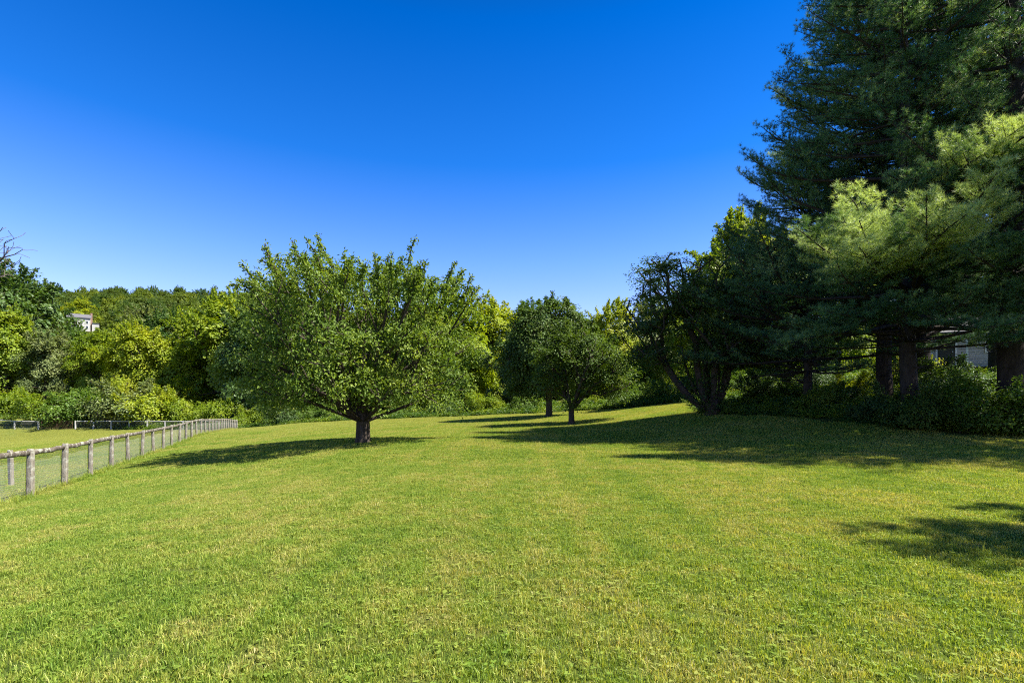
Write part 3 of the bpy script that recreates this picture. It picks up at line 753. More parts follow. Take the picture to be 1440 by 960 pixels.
def pines():
    # tall pine whose left flank stands against the sky
    x, y = gx(1245, 23), 23.0
    b, c = pine_meshes(41, 25, .31, 3.4, cone(25, 6.1, 11, .75, .75), per=7, dead_below=4.0, whorl=.85)
    put_tree("pine_tree", (x, y, gz1(x, y)), b, c, "tallest pine of the grove, its ragged left flank against the blue sky", "tree", "pines at the right edge of the lawn")
    # pine in front with the sunlit bough
    x, y = gx(1281, 19), 19.0
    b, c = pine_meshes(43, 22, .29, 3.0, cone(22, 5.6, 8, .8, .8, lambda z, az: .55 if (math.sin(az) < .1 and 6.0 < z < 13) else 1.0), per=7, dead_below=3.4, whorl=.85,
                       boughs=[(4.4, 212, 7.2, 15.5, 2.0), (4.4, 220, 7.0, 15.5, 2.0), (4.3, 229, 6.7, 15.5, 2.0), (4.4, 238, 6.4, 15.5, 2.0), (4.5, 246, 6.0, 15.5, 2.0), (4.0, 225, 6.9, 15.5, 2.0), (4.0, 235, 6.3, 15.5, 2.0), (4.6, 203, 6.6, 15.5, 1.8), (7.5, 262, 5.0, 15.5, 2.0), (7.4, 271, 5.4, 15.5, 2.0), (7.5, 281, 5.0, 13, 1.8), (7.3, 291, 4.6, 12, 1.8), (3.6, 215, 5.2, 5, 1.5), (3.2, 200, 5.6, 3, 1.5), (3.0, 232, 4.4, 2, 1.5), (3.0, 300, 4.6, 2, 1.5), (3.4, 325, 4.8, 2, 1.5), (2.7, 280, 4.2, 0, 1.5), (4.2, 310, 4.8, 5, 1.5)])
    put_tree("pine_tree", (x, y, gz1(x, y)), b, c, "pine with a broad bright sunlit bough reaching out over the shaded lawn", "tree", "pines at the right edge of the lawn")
    # thick trunk at the right edge
    x, y = gx(1424, 17.8), 17.8
    b, c = pine_meshes(47, 24, .42, 4.4, cone(24, 5.4, 10, .8, .8, lambda z, az: .52 if (math.sin(az) < -.1 and math.cos(az) < .5 and z > 7.5) else 1.0), per=7, whorl=.75, dead_below=4.8,
                       boughs=[(5.6, 235, 3.8, 5, 1.5), (4.2, 205, 4.0, 2, 1.5), (4.6, 255, 3.4, 2, 1.4)])
    put_tree("pine_tree", (x, y, gz1(x, y)), b, c, "pine with the thickest trunk, at the right edge beside the white shed", "tree", "pines at the right edge of the lawn")
    # lower, dark pine reaching left over the many stemmed tree
    x, y = gx(1135, 24.5), 24.5
    b, c = pine_meshes(53, 12.5, .2, 1.9, cone(12.5, 6.3, 4.0, .85, .7), per=7, whorl=.7, dead_below=2.0)
    put_tree("pine_tree", (x, y, gz1(x, y)), b, c, "lower dark pine with level boughs, between the leaning stems and the tall pines", "tree", "pines at the right edge of the lawn")
    # grove behind
    x, y = gx(1400, 27), 27.0
    b2, c2 = pine_meshes(59, 24, .34, 5.0, cone(24, 4.2, 11, .8, .8), per=6, whorl=.95, dead_below=5.5)
    put_tree("pine_tree", (x, y, gz1(x, y)), b2, c2, "pine standing in the shade behind the thick trunk, in front of the white shed", "tree", "pines at the right edge of the lawn")
    x, y = gx(1296, 23.5), 23.5
    b4, c4 = pine_meshes(71, 25, .34, 6.0, cone(25, 5.6, 11, .8, .8), per=7, whorl=.8, dead_below=6.5)
    put_tree("pine_tree", (x, y, gz1(x, y)), b4, c4, "tall dark pine standing right behind the lit bough pine, its trunk mostly hidden", "tree", "pines at the right edge of the lawn")
    x, y = 20.2, 12.6
    b3, c3 = pine_meshes(67, 16.5, .36, 4.0, cone(16.5, 5.0, 7, .8, .8), per=7, whorl=.8, dead_below=4.0, needles=14)
    put_tree("pine_tree", (x, y, gz1(x, y)), b3, c3, "tall pine beyond the right edge of the picture, next to the thick trunk", "tree", "pines at the right edge of the lawn")
    x, y = 17.6, 11.5  # unseen slim pine, added to cast shade across the middle lawn
    b5, c5 = pine_meshes(73, 20.5, .26, 3.0, cone(20.5, 3.0, 9, .8, .9), per=7, whorl=.7, dead_below=3.0, needles=16)
    put_tree("pine_tree", (x, y, gz1(x, y)), b5, c5, "slender unseen pine added beyond the right edge to throw shade on the middle lawn", "tree", "pines at the right edge of the lawn")
    # pine just outside the right edge of the picture; its boughs shade the near lawn
    x, y = 15.6, 2.2
    b, c = pine_meshes(61, 13.5, .3, 3.6, cone(13.5, 4.0, 6, .85, .7), per=8, whorl=.55, dead_below=3.5,
                       boughs=[(6.2, 150, 6.2, 6, 2.6), (6.8, 166, 6.4, 6, 2.6), (7.3, 140, 5.8, 8, 2.6), (5.6, 172, 6.2, 4, 2.6), (6.0, 158, 5.6, 4, 2.6), (5.2, 145, 5.4, 4, 2.6), (6.5, 152, 6.4, 3, 2.6), (7.0, 160, 6.0, 2, 2.6), (6.6, 143, 6.2, 3, 2.6), (6.0, 174, 6.4, 3, 2.6), (6.6, 182, 6.0, 3, 2.6), (5.4, 186, 5.6, 3, 2.6), (7.2, 176, 5.6, 3, 2.6), (5.6, 162, 6.6, 3, 2.6)])
    put_tree("pine_tree", (x, y, gz1(x, y)), b, c, "pine just outside the right edge of the picture that shades the near lawn", "tree", "pines at the right edge of the lawn")
pines()

# ------------------------------------------------------------------ trees of the surrounding woods
PROTO = []
def protos():
    for s in range(6):
        rg = np.random.default_rng(100 + s); lob = []
        H = 14.0
        for i in range(11):
            an = i * 2.4 + rg.uniform(0, 1); zz = 4.6 + 6.6 * i / 10; rr = (3.5 * math.sin(math.pi * min(1, (i + 1.5) / 12)) + .3) * rg.uniform(.75, 1.1)
            q = rg.uniform(1.5, 2.4); lob.append((rr * math.cos(an), rr * math.sin(an), zz, q, q, q * .8))
        for i in range(5):
            an = i * 1.3 + rg.uniform(0, 1); q = rg.uniform(1.4, 2.0); lob.append((3.4 * math.cos(an), 3.4 * math.sin(an), rg.uniform(2.0, 4), q, q, q * .9))
        lob.append((0, 0, 8.5, 2.8, 2.8, 3.4))
        T = lobes_points(rg, lob, 330, .3)
        b, c = broadleaf_meshes(200 + s, [(0, 0, -.4), (.1, 0, 1.5), (0, .1, 3.2), (.1, 0, 7.0)], .26, T, 66, .28, .72, M['green'], M['bark'], bf=.4, free=.35, tip=.02,
                                sides=4, shoots=60, shoot_len=1.3, clump_kw=dict(up=.75, out_=.8, rand=.55, flat=.45, wr=.8), flare=.3)
        PROTO.append((b, c))
protos()
BUSH = []
def bushes():
    for s in range(4):
        rg = np.random.default_rng(300 + s); lob = []
        for i in range(9):
            an = i * 2.4; rr = rg.uniform(.2, 1.4); q = rg.uniform(.6, 1.0); lob.append((rr * math.cos(an), rr * math.sin(an), rg.uniform(.5, 1.5), q, q, q * .9))
        T = lobes_points(rg, lob, 150, .4); T[:, 2] = np.maximum(T[:, 2], .08)
        b, c = broadleaf_meshes(400 + s, [(0, 0, -.1), (0, 0, .15)], .06, T, 48, .13, .33, M['green'], M['bark'], bf=.4, tip=.006, sides=4,
                                shoots=14, shoot_len=.6, clump_kw=dict(up=.6, out_=.7, rand=.8, flat=.8, wr=.6), flare=.1)
        BUSH.append((b, c))
bushes()

def wood(X, top, d, proto, mt, label, wide=1.0, rz=0.0, kind="broadleaf_tree", group=None, low=0.0):
    """a tree of the wood: column X and top row in the photograph, d metres away"""
    d = d + (7 if X < 640 else 3 if X < 930 else 0); g = gp(X, d); z = g.z - low; h = px_z(top, d) - z; s = h / 13.2
    b, c = PROTO[proto % len(PROTO)]
    put_tree(kind, (g.x, g.y, z), b, c, label, "tree", group, rz, (s * wide, s * wide, s), M[mt])
def bush(X, top, d, proto, mt, label, wide=1.0, rz=0.0, group=None, kind="leafy_bush"):
    g = gp(X, d); h = px_z(top, d) - g.z; s = h / 2.2
    b, c = BUSH[proto % len(BUSH)]
    put_tree(kind, (g.x, g.y, g.z), b, c, label, "bush", group, rz, (s * wide, s * wide, s), M[mt])

WG = "trees of the wood beyond the back fence"
wood(-35, 352, 88, 0, 'dark', "dark green tree cut by the left edge, tallest behind the back fence", 1.0, .3, group=WG)
wood(30, 378, 100, 1, 'dark', "tall dark tree at the far left, its crown under the bare branch", 1.05, 1.2, group=WG)
wood(78, 452, 104, 2, 'olive', "grey green tree in the wood just left of and below the white hillside house", .85, 2.2, group=WG)
wood(8, 430, 84, 3, 'yellow', "yellow green tree low at the left edge in front of the tall dark trees", .95, .9, group=WG)
wood(64, 462, 84, 4, 'olive', "dull green tree between the two bright yellow green trees at the left", .9, 4.2, group=WG)
wood(106, 459, 96, 1, 'green', "mid green tree whose top hides the foot of the white hillside house", .85, 1.9, group=WG)
wood(142, 463, 86, 5, 'yellow', "bright yellow green tree directly below the white hillside house", 1.0, 2.9, group=WG)
wood(192, 450, 82, 0, 'lime', "brightest yellow green tree of the wood, right of and below the white house", .95, 3.6, group=WG)
wood(215, 432, 118, 1, 'olive', "pale grey green willow like tree behind the brightest tree", 1.1, .6, group=WG)
wood(268, 440, 86, 2, 'yellow', "yellow green tree behind the far end of the near fence", .95, 5.2, group=WG)
wood(318, 408, 82, 3, 'yellow', "tall yellow green tree behind the left shoots of the cherry", 1.0, 1.9, group=WG)
wood(372, 425, 76, 4, 'dark', "dark tree half hidden behind the left side of the cherry crown", 1.0, .2, group=WG)
wood(440, 420, 78, 5, 'green', "mid green tree hidden behind the middle left of the cherry crown", 1.0, 2.2, group=WG)
wood(520, 425, 80, 0, 'dark', "tree seen only through gaps in the middle of the cherry crown", 1.0, 5.2, group=WG)
wood(598, 425, 74, 1, 'green', "green tree behind the right part of the cherry crown", 1.0, 3.3, group=WG)
RG = "trees beyond the top of the lawn"
wood(652, 432, 66, 2, 'yellow', "yellow green tree just right of the cherry crown", .95, 1.0, group=RG)
wood(694, 418, 74, 3, 'lime', "bright yellow tree in the gap between cherry and round maple", .95, 4.1, group=RG)
wood(742, 424, 80, 4, 'green', "mid green tree whose top shows left of the round maple top", 1.0, 2.0, group=RG)
wood(722, 470, 60, 5, 'dark', "dark tree low behind the left side of the round maple", .95, .4, group=RG)
wood(812, 440, 70, 0, 'green', "green tree hidden behind the round maple crown", 1.0, 3.0, group=RG)
wood(862, 424, 64, 1, 'lime', "tree with sunlit yellow top right of the round maple", .9, 1.5, group=RG)
wood(920, 418, 66, 2, 'olive', "pale green tree behind the open left boughs of the leaning stemmed tree", .95, 5.0, group=RG)
wood(905, 480, 56, 3, 'green', "lower green tree at the top corner of the lawn", .9, 2.4, group=RG)
wood(975, 400, 58, 4, 'yellow', "yellow green tree seen through the leaning stemmed tree", .95, 3.9, group=RG)
wood(1040, 296, 46, 5, 'yellow', "tall yellow green tree rising behind the leaning stems, beside the pines", .75, 1.1, group=RG)
wood(1110, 330, 44, 0, 'green', "green tree behind the lower dark pine", .85, 4.8, group=RG)
wood(1180, 360, 42, 1, 'yellow', "tree behind the tall pines seen in gaps left of their trunks", .9, 2.6, group=RG)
wood(1255, 380, 46, 2, 'green', "tree behind the pair of pine trunks", .95, .7, group=RG)
wood(1330, 350, 44, 3, 'dark', "dark tree behind the white shed", .95, 1.7, group=RG)
wood(1410, 340, 50, 4, 'green', "green tree behind the thick pine trunk", 1.0, 3.1, group=RG)
wood(1500, 320, 40, 5, 'dark', "dark tree beyond the right edge behind the pines", 1.0, 5.9, group=RG)
BG = "bushes along the back fence"
for i, (X, top, d, mt, wd, lb) in enumerate([
    (15, 545, 80, 'yellow', 1.1, "green bush at the left edge behind the back fence"),
    (75, 552, 76, 'yellow', 1.0, "low green bush behind the wire gate"),
    (122, 548, 76, 'green', 1.1, "mid green bush right of the wire gate"),
    (168, 540, 75, 'olive', 1.15, "pale grey green flowering bush behind the back fence"),
    (210, 545, 76, 'lime', 1.1, "bright yellow green bush in the middle of the back fence"),
    (255, 556, 76, 'yellow', 1.1, "green bush behind the right part of the back fence"),
    (300, 562, 75, 'yellow', 1.0, "yellowish bush just beyond the fence corner"),
    (345, 572, 73, 'yellow', 1.0, "small green bush right of the fence corner under the cherry crown")]):
    bush(X, top, d, i, mt, lb, wd, i * 1.3, BG)
EG = "bushes at the top edge of the lawn"
for i, (X, top, d, mt, wd, lb) in enumerate([
    (400, 566, 68, 'dark', 1.1, "dark bush left behind the cherry trunk at the lawn edge"),
    (450, 568, 67, 'green', 1.1, "green bush behind the cherry trunk at the lawn edge"),
    (560, 566, 64, 'green', 1.2, "bush at the lawn edge right of the cherry trunk"),
    (625, 560, 62, 'dark', 1.2, "dark bush at the lawn edge under the right side of the cherry"),
    (690, 552, 60, 'yellow', 1.2, "yellow green bush at the lawn edge between cherry and maple"),
    (745, 556, 58, 'green', 1.2, "bush at the lawn edge left of the maple trunk"),
    (840, 552, 56, 'yellow', 1.2, "yellow green bush at the lawn edge right of the maple trunk"),
    (890, 545, 54, 'green', 1.2, "green bush at the lawn edge left of the sunlit grass corner"),
    (935, 535, 52, 'green', 1.2, "large green bush at the top corner of the lawn"),
    (985, 530, 46, 'dark', 1.3, "dark bush behind the leaning stems"),
    (1040, 525, 40, 'green', 1.2, "bush behind the lower dark pine")]):
    bush(X, top, d, i + 1, mt, lb, wd, i * 1.7, EG)
SG = "shrubs under the pines"
for i, (X, top, d, mt, wd, lb) in enumerate([
    (1155, 540, 23, 'green', 1.0, "sunlit shrub left of the paired pine trunks"),
    (1190, 525, 26, 'lime', 1.0, "yellow lit shrub behind the left pine trunk"),
    (1215, 562, 20, 'dark', 1.1, "dark low shrub in front of the left pine trunk"),
    (1308, 500, 27, 'lime', .9, "bright yellow green shrub glowing right of the pine trunks"),
    (1265, 505, 28, 'yellow', .9, "yellowish shrub glimpsed between the two pine trunks"),
    (1340, 508, 21, 'dark', 1.1, "dark shrub below the white shed"),
    (1405, 558, 17.6, 'green', 1.0, "leafy shrub at the lawn edge near the right side"),
    (1300, 565, 18.5, 'dark', 1.1, "low dark shrub at the lawn edge in front of the pine trunks"),
    (1350, 572, 17.4, 'green', 1.0, "small green shrub at the lawn edge below the shed"),
    (1075, 528, 31, 'dark', 1.2, "dark bush under the lower dark pine, right of the leaning stems"),
    (1110, 532, 29, 'green', 1.1, "dappled bush under the lower dark pine, left of its trunk"),
    (1145, 512, 33, 'dark', 1.1, "tall dark bush behind the trunk of the lower dark pine"),
    (1180, 545, 25, 'dark', 1.2, "dark bush between the lower pine trunk and the paired trunks"),
    (1248, 540, 19.5, 'dark', 1.0, "dark shrub hiding the foot of the left paired trunk"),
    (1288, 546, 17.9, 'forked', 1.0, "dappled shrub hiding the foot of the right paired trunk"),
    (1425, 530, 16.9, 'green', 1.0, "leafy shrub at the foot of the thickest trunk"),
    (1370, 520, 24, 'dark', 1.2, "dark bush in front of the shed door"),
    (1450, 540, 17.5, 'dark', 1.1, "dark shrub cut by the right edge of the picture")]):
    bush(X, top, d, i + 2, mt, lb, wd, i * 2.1, SG)

# the small bright tree above the far house
wood(114, 420, 222, 2, 'lime', "small bright yellow green tree rising right behind the white hillside house", 1.1, 1.1)

# ------------------------------------------------------------------ far wood on the hillside
def far_wood():
    rg = np.random.default_rng(77); P = []; sc = []
    step = 9.4
    for y in np.arange(98, 420, step):
        for x in np.arange(-y * 1.15, y * 1.1, step):
            xx, yy = x + rg.uniform(-3.2, 3.2), y + rg.uniform(-3.2, 3.2)
            u = W0 + F * xx / yy; s = rg.uniform(.75, 1.35)
            if 55 < u < 168 and yy < 212:
                top = px_z(480, yy) - gz1(xx, yy); 
                if top < 3: continue
                s = min(s, top / 14.0)
            if abs(xx + 169) < 13 and abs(yy - 203) < 13: continue
            if abs(xx + 169) < 12 and abs(yy - 214) < 8: continue
            P.append((xx, yy)); sc.append(s)
    P = np.array(P); z = gz(P[:, 0], P[:, 1]) - .5
    rot = np.zeros((len(P), 3)); rot[:, 2] = rg.uniform(0, 6.28, len(P))
    pr = []
    for i in range(4):
        m = PROTO[i][1].copy(); m.name = "far_crown"; m.materials.clear(); m.materials.append(M['far']); pr.append(m)
    scatter("forest", np.column_stack([P, z]), rot, sc, rg.integers(0, 4, len(P)), pr, "wooded hillside that closes the view behind the garden", "forest")
far_wood()

# ------------------------------------------------------------------ undergrowth
def weed_patch(seed, n, hmax, size, leaf, stemmy=0):
    rg = np.random.default_rng(seed)
    C = np.column_stack([rg.uniform(-size / 2, size / 2, (n, 2)), rg.random(n) ** .8 * hmax])
    hh = .55 + .45 * np.sin(C[:, 0] * 5 + seed) * np.cos(C[:, 1] * 4.3); C[:, 2] *= hh
    Nn = norm(rg.normal(0, .55, (n, 3)) + [0, 0, .9]); d = rg.normal(0, 1, (n, 3)); d = d - Nn * (d * Nn).sum(1, keepdims=True)
    L = leaf * rg.uniform(.6, 1.4, n); v, f, r = leaves(C, d, Nn, L, L * .6, rg)
    return np_mesh("weeds", v, [f], M['under'], rnd=r)
def undergrowth():
    rg = np.random.default_rng(9)
    pr = [weed_patch(1, 900, .35, 1.3, .07), weed_patch(2, 900, .5, 1.3, .08), weed_patch(3, 700, .75, 1.3, .09), weed_patch(4, 420, .6, 1.5, .16), weed_patch(5, 420, 1.0, 1.6, .17)]
    P = []; I = []
    xs = np.arange(-95, 22, .95)
    for x in xs:                                                   # along the top of the lawn and behind the back fence
        e0 = np.interp(x, EDGE[:, 0], EDGE[:, 1])
        for k in range(9):
            dd = k * .95
            if x < -37 and k < 1: continue
            if x < -56 and -78 < x and rg.random() < .75: continue
            P.append((x + rg.normal(0, .25), e0 + .35 + dd + rg.normal(0, .25))); I.append(3 if k < 3 else 4)
    n1 = len(P)
    for y in np.arange(12, 48, .8):                                # bed under the pines
        for x in np.arange(10, 46, .8):
            if x > y * 1.08 + 2: continue
            P.append((x + rg.normal(0, .25), y + rg.normal(0, .25))); I.append(int(rg.integers(0, 3)))
    P = np.array(P); I = np.array(I)
    k = np.ones(len(P), bool); k[n1:] = in_poly(P[n1:, 0], P[n1:, 1], BED); 
    far = P[:, 1] > 29
    I = np.where((np.arange(len(P)) >= n1) & far, rg.integers(2, 4, len(P)), I)
    edge = (np.arange(len(P)) >= n1) & ~in_poly(P[:, 0] - .8, P[:, 1] - .8, BED); I = np.where(edge, 0, I)
    k &= ~((np.abs(P[:, 0] - 28.7) < 3) & (np.abs(P[:, 1] - 32.5) < 3))
    P, I = P[k], I[k]
    rot = np.zeros((len(P), 3)); rot[:, 2] = rg.uniform(0, 6.28, len(P))
    scatter("undergrowth", np.column_stack([P, gz(P[:, 0], P[:, 1])]), rot, rg.uniform(.7, 1.25, len(P)), I, pr, "leafy weeds and ivy along the lawn edge and under the pines", "undergrowth")
undergrowth()

# ------------------------------------------------------------------ fences
def wire_mesh(pa, pb, h0, h1, dx, dz, w_):
    """woven wire between two posts following the ground: crossed thin strands of square section"""
    V = []; Fc = []
    def strand(a_, b_, w_):
        d = (b_ - a_); L = np.linalg.norm(d); d = d / L
        u = np.cross(d, [.3, .5, .8]); u /= np.linalg.norm(u); v = np.cross(d, u); n = len(V) * 1
        base = len(V)
        for c in (a_, b_):
            for q in range(3):
                an = q * 2.094; V.append(c + (u * math.cos(an) + v * math.sin(an)) * w_)
        for q in range(3): Fc.append((base + q, base + (q + 1) % 3, base + 3 + (q + 1) % 3, base + 3 + q))
    pa, pb = np.array(pa), np.array(pb); L = np.linalg.norm(pb[:2] - pa[:2]); n = max(2, int(L / dx))
    for i in range(n + 1):
        p = pa + (pb - pa) * i / n
        strand(p + [0, 0, h0], p + [0, 0, h1], w_)
    m = int((h1 - h0) / dz)
    for j in range(m + 1):
        z = h0 + (h1 - h0) * j / m; strand(pa + [0, 0, z], pb + [0, 0, z], w_)
    return V, Fc

def post_mesh(rg, h, w_, mt, taper=.94):
    """squared timber post with chamfered corners and a slightly worn top"""
    V = []; k = w_ / 2; c = w_ * .18; tx_, ty_ = rg.normal(0, .012, 2)
    prof = [(-k + c, -k), (k - c, -k), (k, -k + c), (k, k - c), (k - c, k), (-k + c, k), (-k, k - c), (-k, -k + c)]
    zs = [-.25, 0, .3, .6, .9, h - .03, h]
    for i, z in enumerate(zs):
        s = 1 - (1 - taper) * max(0, z) / h; s *= .86 if i == len(zs) - 1 else 1.0
        for x, y in prof: V.append((x * s + tx_ * z + rg.normal(0, .002), y * s + ty_ * z + rg.normal(0, .002), z + (rg.normal(0, .006) if i == len(zs) - 1 else 0)))
    Fc = []
    for i in range(len(zs) - 1):
        for q in range(8): Fc.append((i * 8 + q, i * 8 + (q + 1) % 8, (i + 1) * 8 + (q + 1) % 8, (i + 1) * 8 + q))
    Fc.append(tuple(range(len(V) - 8, len(V))))
    me = bpy.data.meshes.new("post"); me.from_pydata(V, [], Fc); me.materials.append(mt); me.update(); return me

def rail_mesh(rg, a_, b_, hh, th, mt, rough=.01):
    """split rail: uneven half round bar from a to b"""
    a_, b_ = np.array(a_, float), np.array(b_, float); d = b_ - a_; L = np.linalg.norm(d); d /= L
    s = norm(np.cross(d, [0, 0, 1.0])); u = np.cross(s, d); n = 9; V = []; Fc = []; sd = 8
    for i in range(n):
        c = a_ + d * L * i / (n - 1) + u * rg.normal(0, rough) + s * rg.normal(0, rough * .5); sc = rg.uniform(.9, 1.1)
        for q in range(sd):
            an = q * 2 * math.pi / sd; V.append(c + s * math.cos(an) * th / 2 * sc + u * math.sin(an) * hh / 2 * sc * rg.uniform(.93, 1.07))
    for i in range(n - 1):
        for q in range(sd): Fc.append((i * sd + q, i * sd + (q + 1) % sd, (i + 1) * sd + (q + 1) % sd, (i + 1) * sd + q))
    Fc.append(tuple(range(sd))[::-1]); Fc.append(tuple(range((n - 1) * sd, n * sd)))
    me = bpy.data.meshes.new("rail"); me.from_pydata([tuple(v) for v in V], [], Fc); me.materials.append(mt); me.update()
    for p in me.polygons: p.use_smooth = True
    return me

def near_fence():
    rg = np.random.default_rng(3); B = Vector((-12.33, 13.1, gz1(-12.33, 13.1)))
    root = empty("paddock_fence", B, "long weathered wooden fence with wire mesh running away along the left of the lawn", "fence")
    P = [np.array([-(12.33 + .895 * n) , 13.1 + 2.03 * n, 0]) for n in range(-2, 28)]
    for p in P: p[2] = gz1(p[0], p[1])
    rz = math.atan2(2.03, -.895); H = 1.2
    WV, WF = [], []
    for i, p in enumerate(P):
        me = post_mesh(rg, H + rg.normal(0, .02) + .01, .14 if i < 4 else .12, M['wood'])
        o = link(bpy.data.objects.new("post", me), root); o.location = p - np.array(B); o.rotation_euler = (rg.normal(0, .022), rg.normal(0, .022), rz + rg.normal(0, .12))
        if i + 1 < len(P):
            q = P[i + 1]; nrm = np.array([.9149, .4037, 0]) * -.0
            a_ = p - np.array(B) + [0, 0, H - .075]; b_ = q - np.array(B) + [0, 0, H - .075]
            dd = (b_ - a_) / np.linalg.norm(b_ - a_)
            link(bpy.data.objects.new("rail", rail_mesh(rg, a_ + dd * .06, b_ - dd * .06, .14, .06, M['rail'], .008)), root)
            off = np.array([-.08, -.035, 0])
            V, Fc = wire_mesh(p - np.array(B) + off, q - np.array(B) + off, .05, H - .1, .05 if i < 12 else .10, .05 if i < 12 else .10, .0021 if i < 12 else .0032)
            n = len(WV); WV += [tuple(v) for v in V]; WF += [tuple(k + n for k in f) for f in Fc]
    me = bpy.data.meshes.new("wire_mesh"); me.from_pydata(WV, [], WF); me.materials.append(M['wire']); me.update()
    link(bpy.data.objects.new("wire_mesh", me), root)
near_fence()

def back_fence():
    rg = np.random.default_rng(4); A = np.array([-37.2, 70.0]); 
    anchors = [(-37.2, 70.0), (-48.0, 71.5), (-53.6, 72), (-61.4, 72)]
    def run(P, label, root_name="back_fence"):
        B = P[0].copy(); root = empty(root_name, tuple(B), label, "fence", "low silver fences at the back of the paddock"); H = 1.2; WV, WF = [], []
        for i, p in enumerate(P):
            me = post_mesh(rg, H, .17, M['silver']); o = link(bpy.data.objects.new("post", me), root); o.location = p - B
            if i + 1 < len(P):
                q = P[i + 1]; a_ = p - B + [0, 0, H - .08]; b_ = q - B + [0, 0, H - .08]; dd = (b_ - a_) / np.linalg.norm(b_ - a_)
                link(bpy.data.objects.new("rail", rail_mesh(rg, a_ + dd * .06, b_ - dd * .06, .13, .06, M['silver'], .004)), root)
                V, Fc = wire_mesh(p - B + [0, .1, 0], q - B + [0, .1, 0], .05, H - .1, .12, .12, .004)
                n = len(WV); WV += [tuple(v) for v in V]; WF += [tuple(k + n for k in f) for f in Fc]
        me = bpy.data.meshes.new("wire_mesh"); me.from_pydata(WV, [], WF); me.materials.append(M['wire']); me.update()
        link(bpy.data.objects.new("wire_mesh", me), root)
    def pts(X0, X1, n):
        out = []
        for i in range(n):
            X = X0 + (X1 - X0) * i / (n - 1); d = 72.0 if X < 200 else 72 - 2.0 * (X - 200) / 133
            x = gx(X, d); out.append(np.array([x, d, gz1(x, d)]))
        return out
    run(pts(106, 333, 10), "low silver grey rail fence right of the wire gate behind the paddock")
    run(pts(54, -80, 5), "low silver grey rail fence left of the wire gate, reaching the left edge")
    a_, b_ = pts(58, 102, 2); B = a_.copy()
    root = empty("wire_gate", tuple(B), "rusty brown wire gate between the two silver back fences", "gate")
    d = (b_ - a_); 
    fr = MB()
    Lg = np.linalg.norm(d[:2]); an = math.atan2(d[1], d[0]); m = d / 2
    for z in (.12, 1.12): fr.box((m[0], m[1], m[2] + z), (Lg, .05, .05), an)
    for f_ in (0.01, .5, .99): fr.box((d[0] * f_, d[1] * f_, d[2] * f_ + .62), (.045, .045, .95), an)
    fr.build("frame", M['rust'], root)
    V, Fc = wire_mesh(np.zeros(3), d, .12, 1.12, .11, .11, .005)
    me = bpy.data.meshes.new("wire_mesh"); me.from_pydata([tuple(v) for v in V], [], Fc); me.materials.append(M['rust']); me.update()
    link(bpy.data.objects.new("wire_mesh", me), root)
back_fence()

def lone_post():
    rg = np.random.default_rng(8); x, y = gx(16, 16.6), 16.6
    o = link(bpy.data.objects.new("wooden_post", post_mesh(rg, 1.15, .13, M['wood']))); o.location = (x, y, gz1(x, y))
    tag(o, "single pale post standing in the paddock behind the near end of the fence", "post")
lone_post()

# ------------------------------------------------------------------ bare tree at the left edge
def bare_tree():
    x, y = gx(-95, 20), 20.0; z = gz1(x, y) - .75; rg = np.random.default_rng(91)
    T = [];
    for i in range(130):
        v = norm(rg.normal(0, 1, 3)); p = np.array([.3, 0, 9.3]) + v * np.array([2.7, 2.2, 1.7]) * rg.random() ** .4; T.append(p)
    T += [np.array([2.2, 0, 9.3]), np.array([2.7, .1, 9.5]), np.array([3.1, .1, 9.6]), np.array([3.5, 0, 9.75]), np.array([2.8, 0, 10.0]), np.array([3.2, 0, 10.2]), np.array([3.0, .2, 9.2])]
    ch = trunk_chain([(0, 0, -.2), (.1, 0, 3), (-.05, 0, 5.5), (.1, 0, 8.2)])
    pos, par, nr = mst(ch, np.array(T), .5, int(len(ch) * .55)); n0 = len(pos); P2 = [pos]; R2 = [par]
    for q in range(nr, n0):
        for _ in range(2):
            d = norm(norm(pos[q] - [0, 0, 5.5]) + rg.normal(0, .55, 3)); p = pos[q]; prev = q; n = sum(len(k) for k in P2)
            for s_ in range(3):
                d = norm(d + rg.normal(0, .3, 3)); p = p + d * .16; P2.append(p[None]); R2.append(np.array([prev])); prev = n; n += 1
    pos = np.concatenate(P2); par = np.concatenate(R2); rad = pipe(par, .13, .006, 2.1)
    V, F_ = tubes(pos, par, rad, 6, 0)
    root = empty("bare_tree", (x, y, z), "dead leafless tree reaching in from the left edge against the sky", "tree")
    link(bpy.data.objects.new("trunk", np_mesh("trunk", V, [F_], M['dead'], smooth=True)), root)
bare_tree()

# ------------------------------------------------------------------ buildings
def siding(name, c, pitch=.14):
    m, t, out = mat(name)
    tc = t.nodes.new("ShaderNodeTexCoord"); n = noise(t, tc.outputs['Object'], 3, 4)
    r = ramp(t, n.outputs[0], [(.3, tuple(k * .85 for k in c)), (.7, c)])
    p = N(t, "ShaderNodeBsdfPrincipled", Roughness=.6); t.links.new(r.outputs[0], p.inputs['Base Color']); t.links.new(p.outputs[0], out.inputs[0]); return m
M['clap'] = siding("white_clapboard", (.40, .39, .36)); M['trim'] = plain("white_trim", (.75, .75, .72), .5, .4, .08)
M['shingle'] = plain("grey_shingle", (.10, .10, .105), .85, .2, .3, 5, .02); M['glass'] = plain("window_glass", (.03, .035, .04), .08, .6, .1)
M['brick'] = plain("red_brick", (.24, .15, .12), .85, .2, .3, 9, .01); M['door'] = plain("dark_door", (.03, .035, .03), .5, .4, .2)

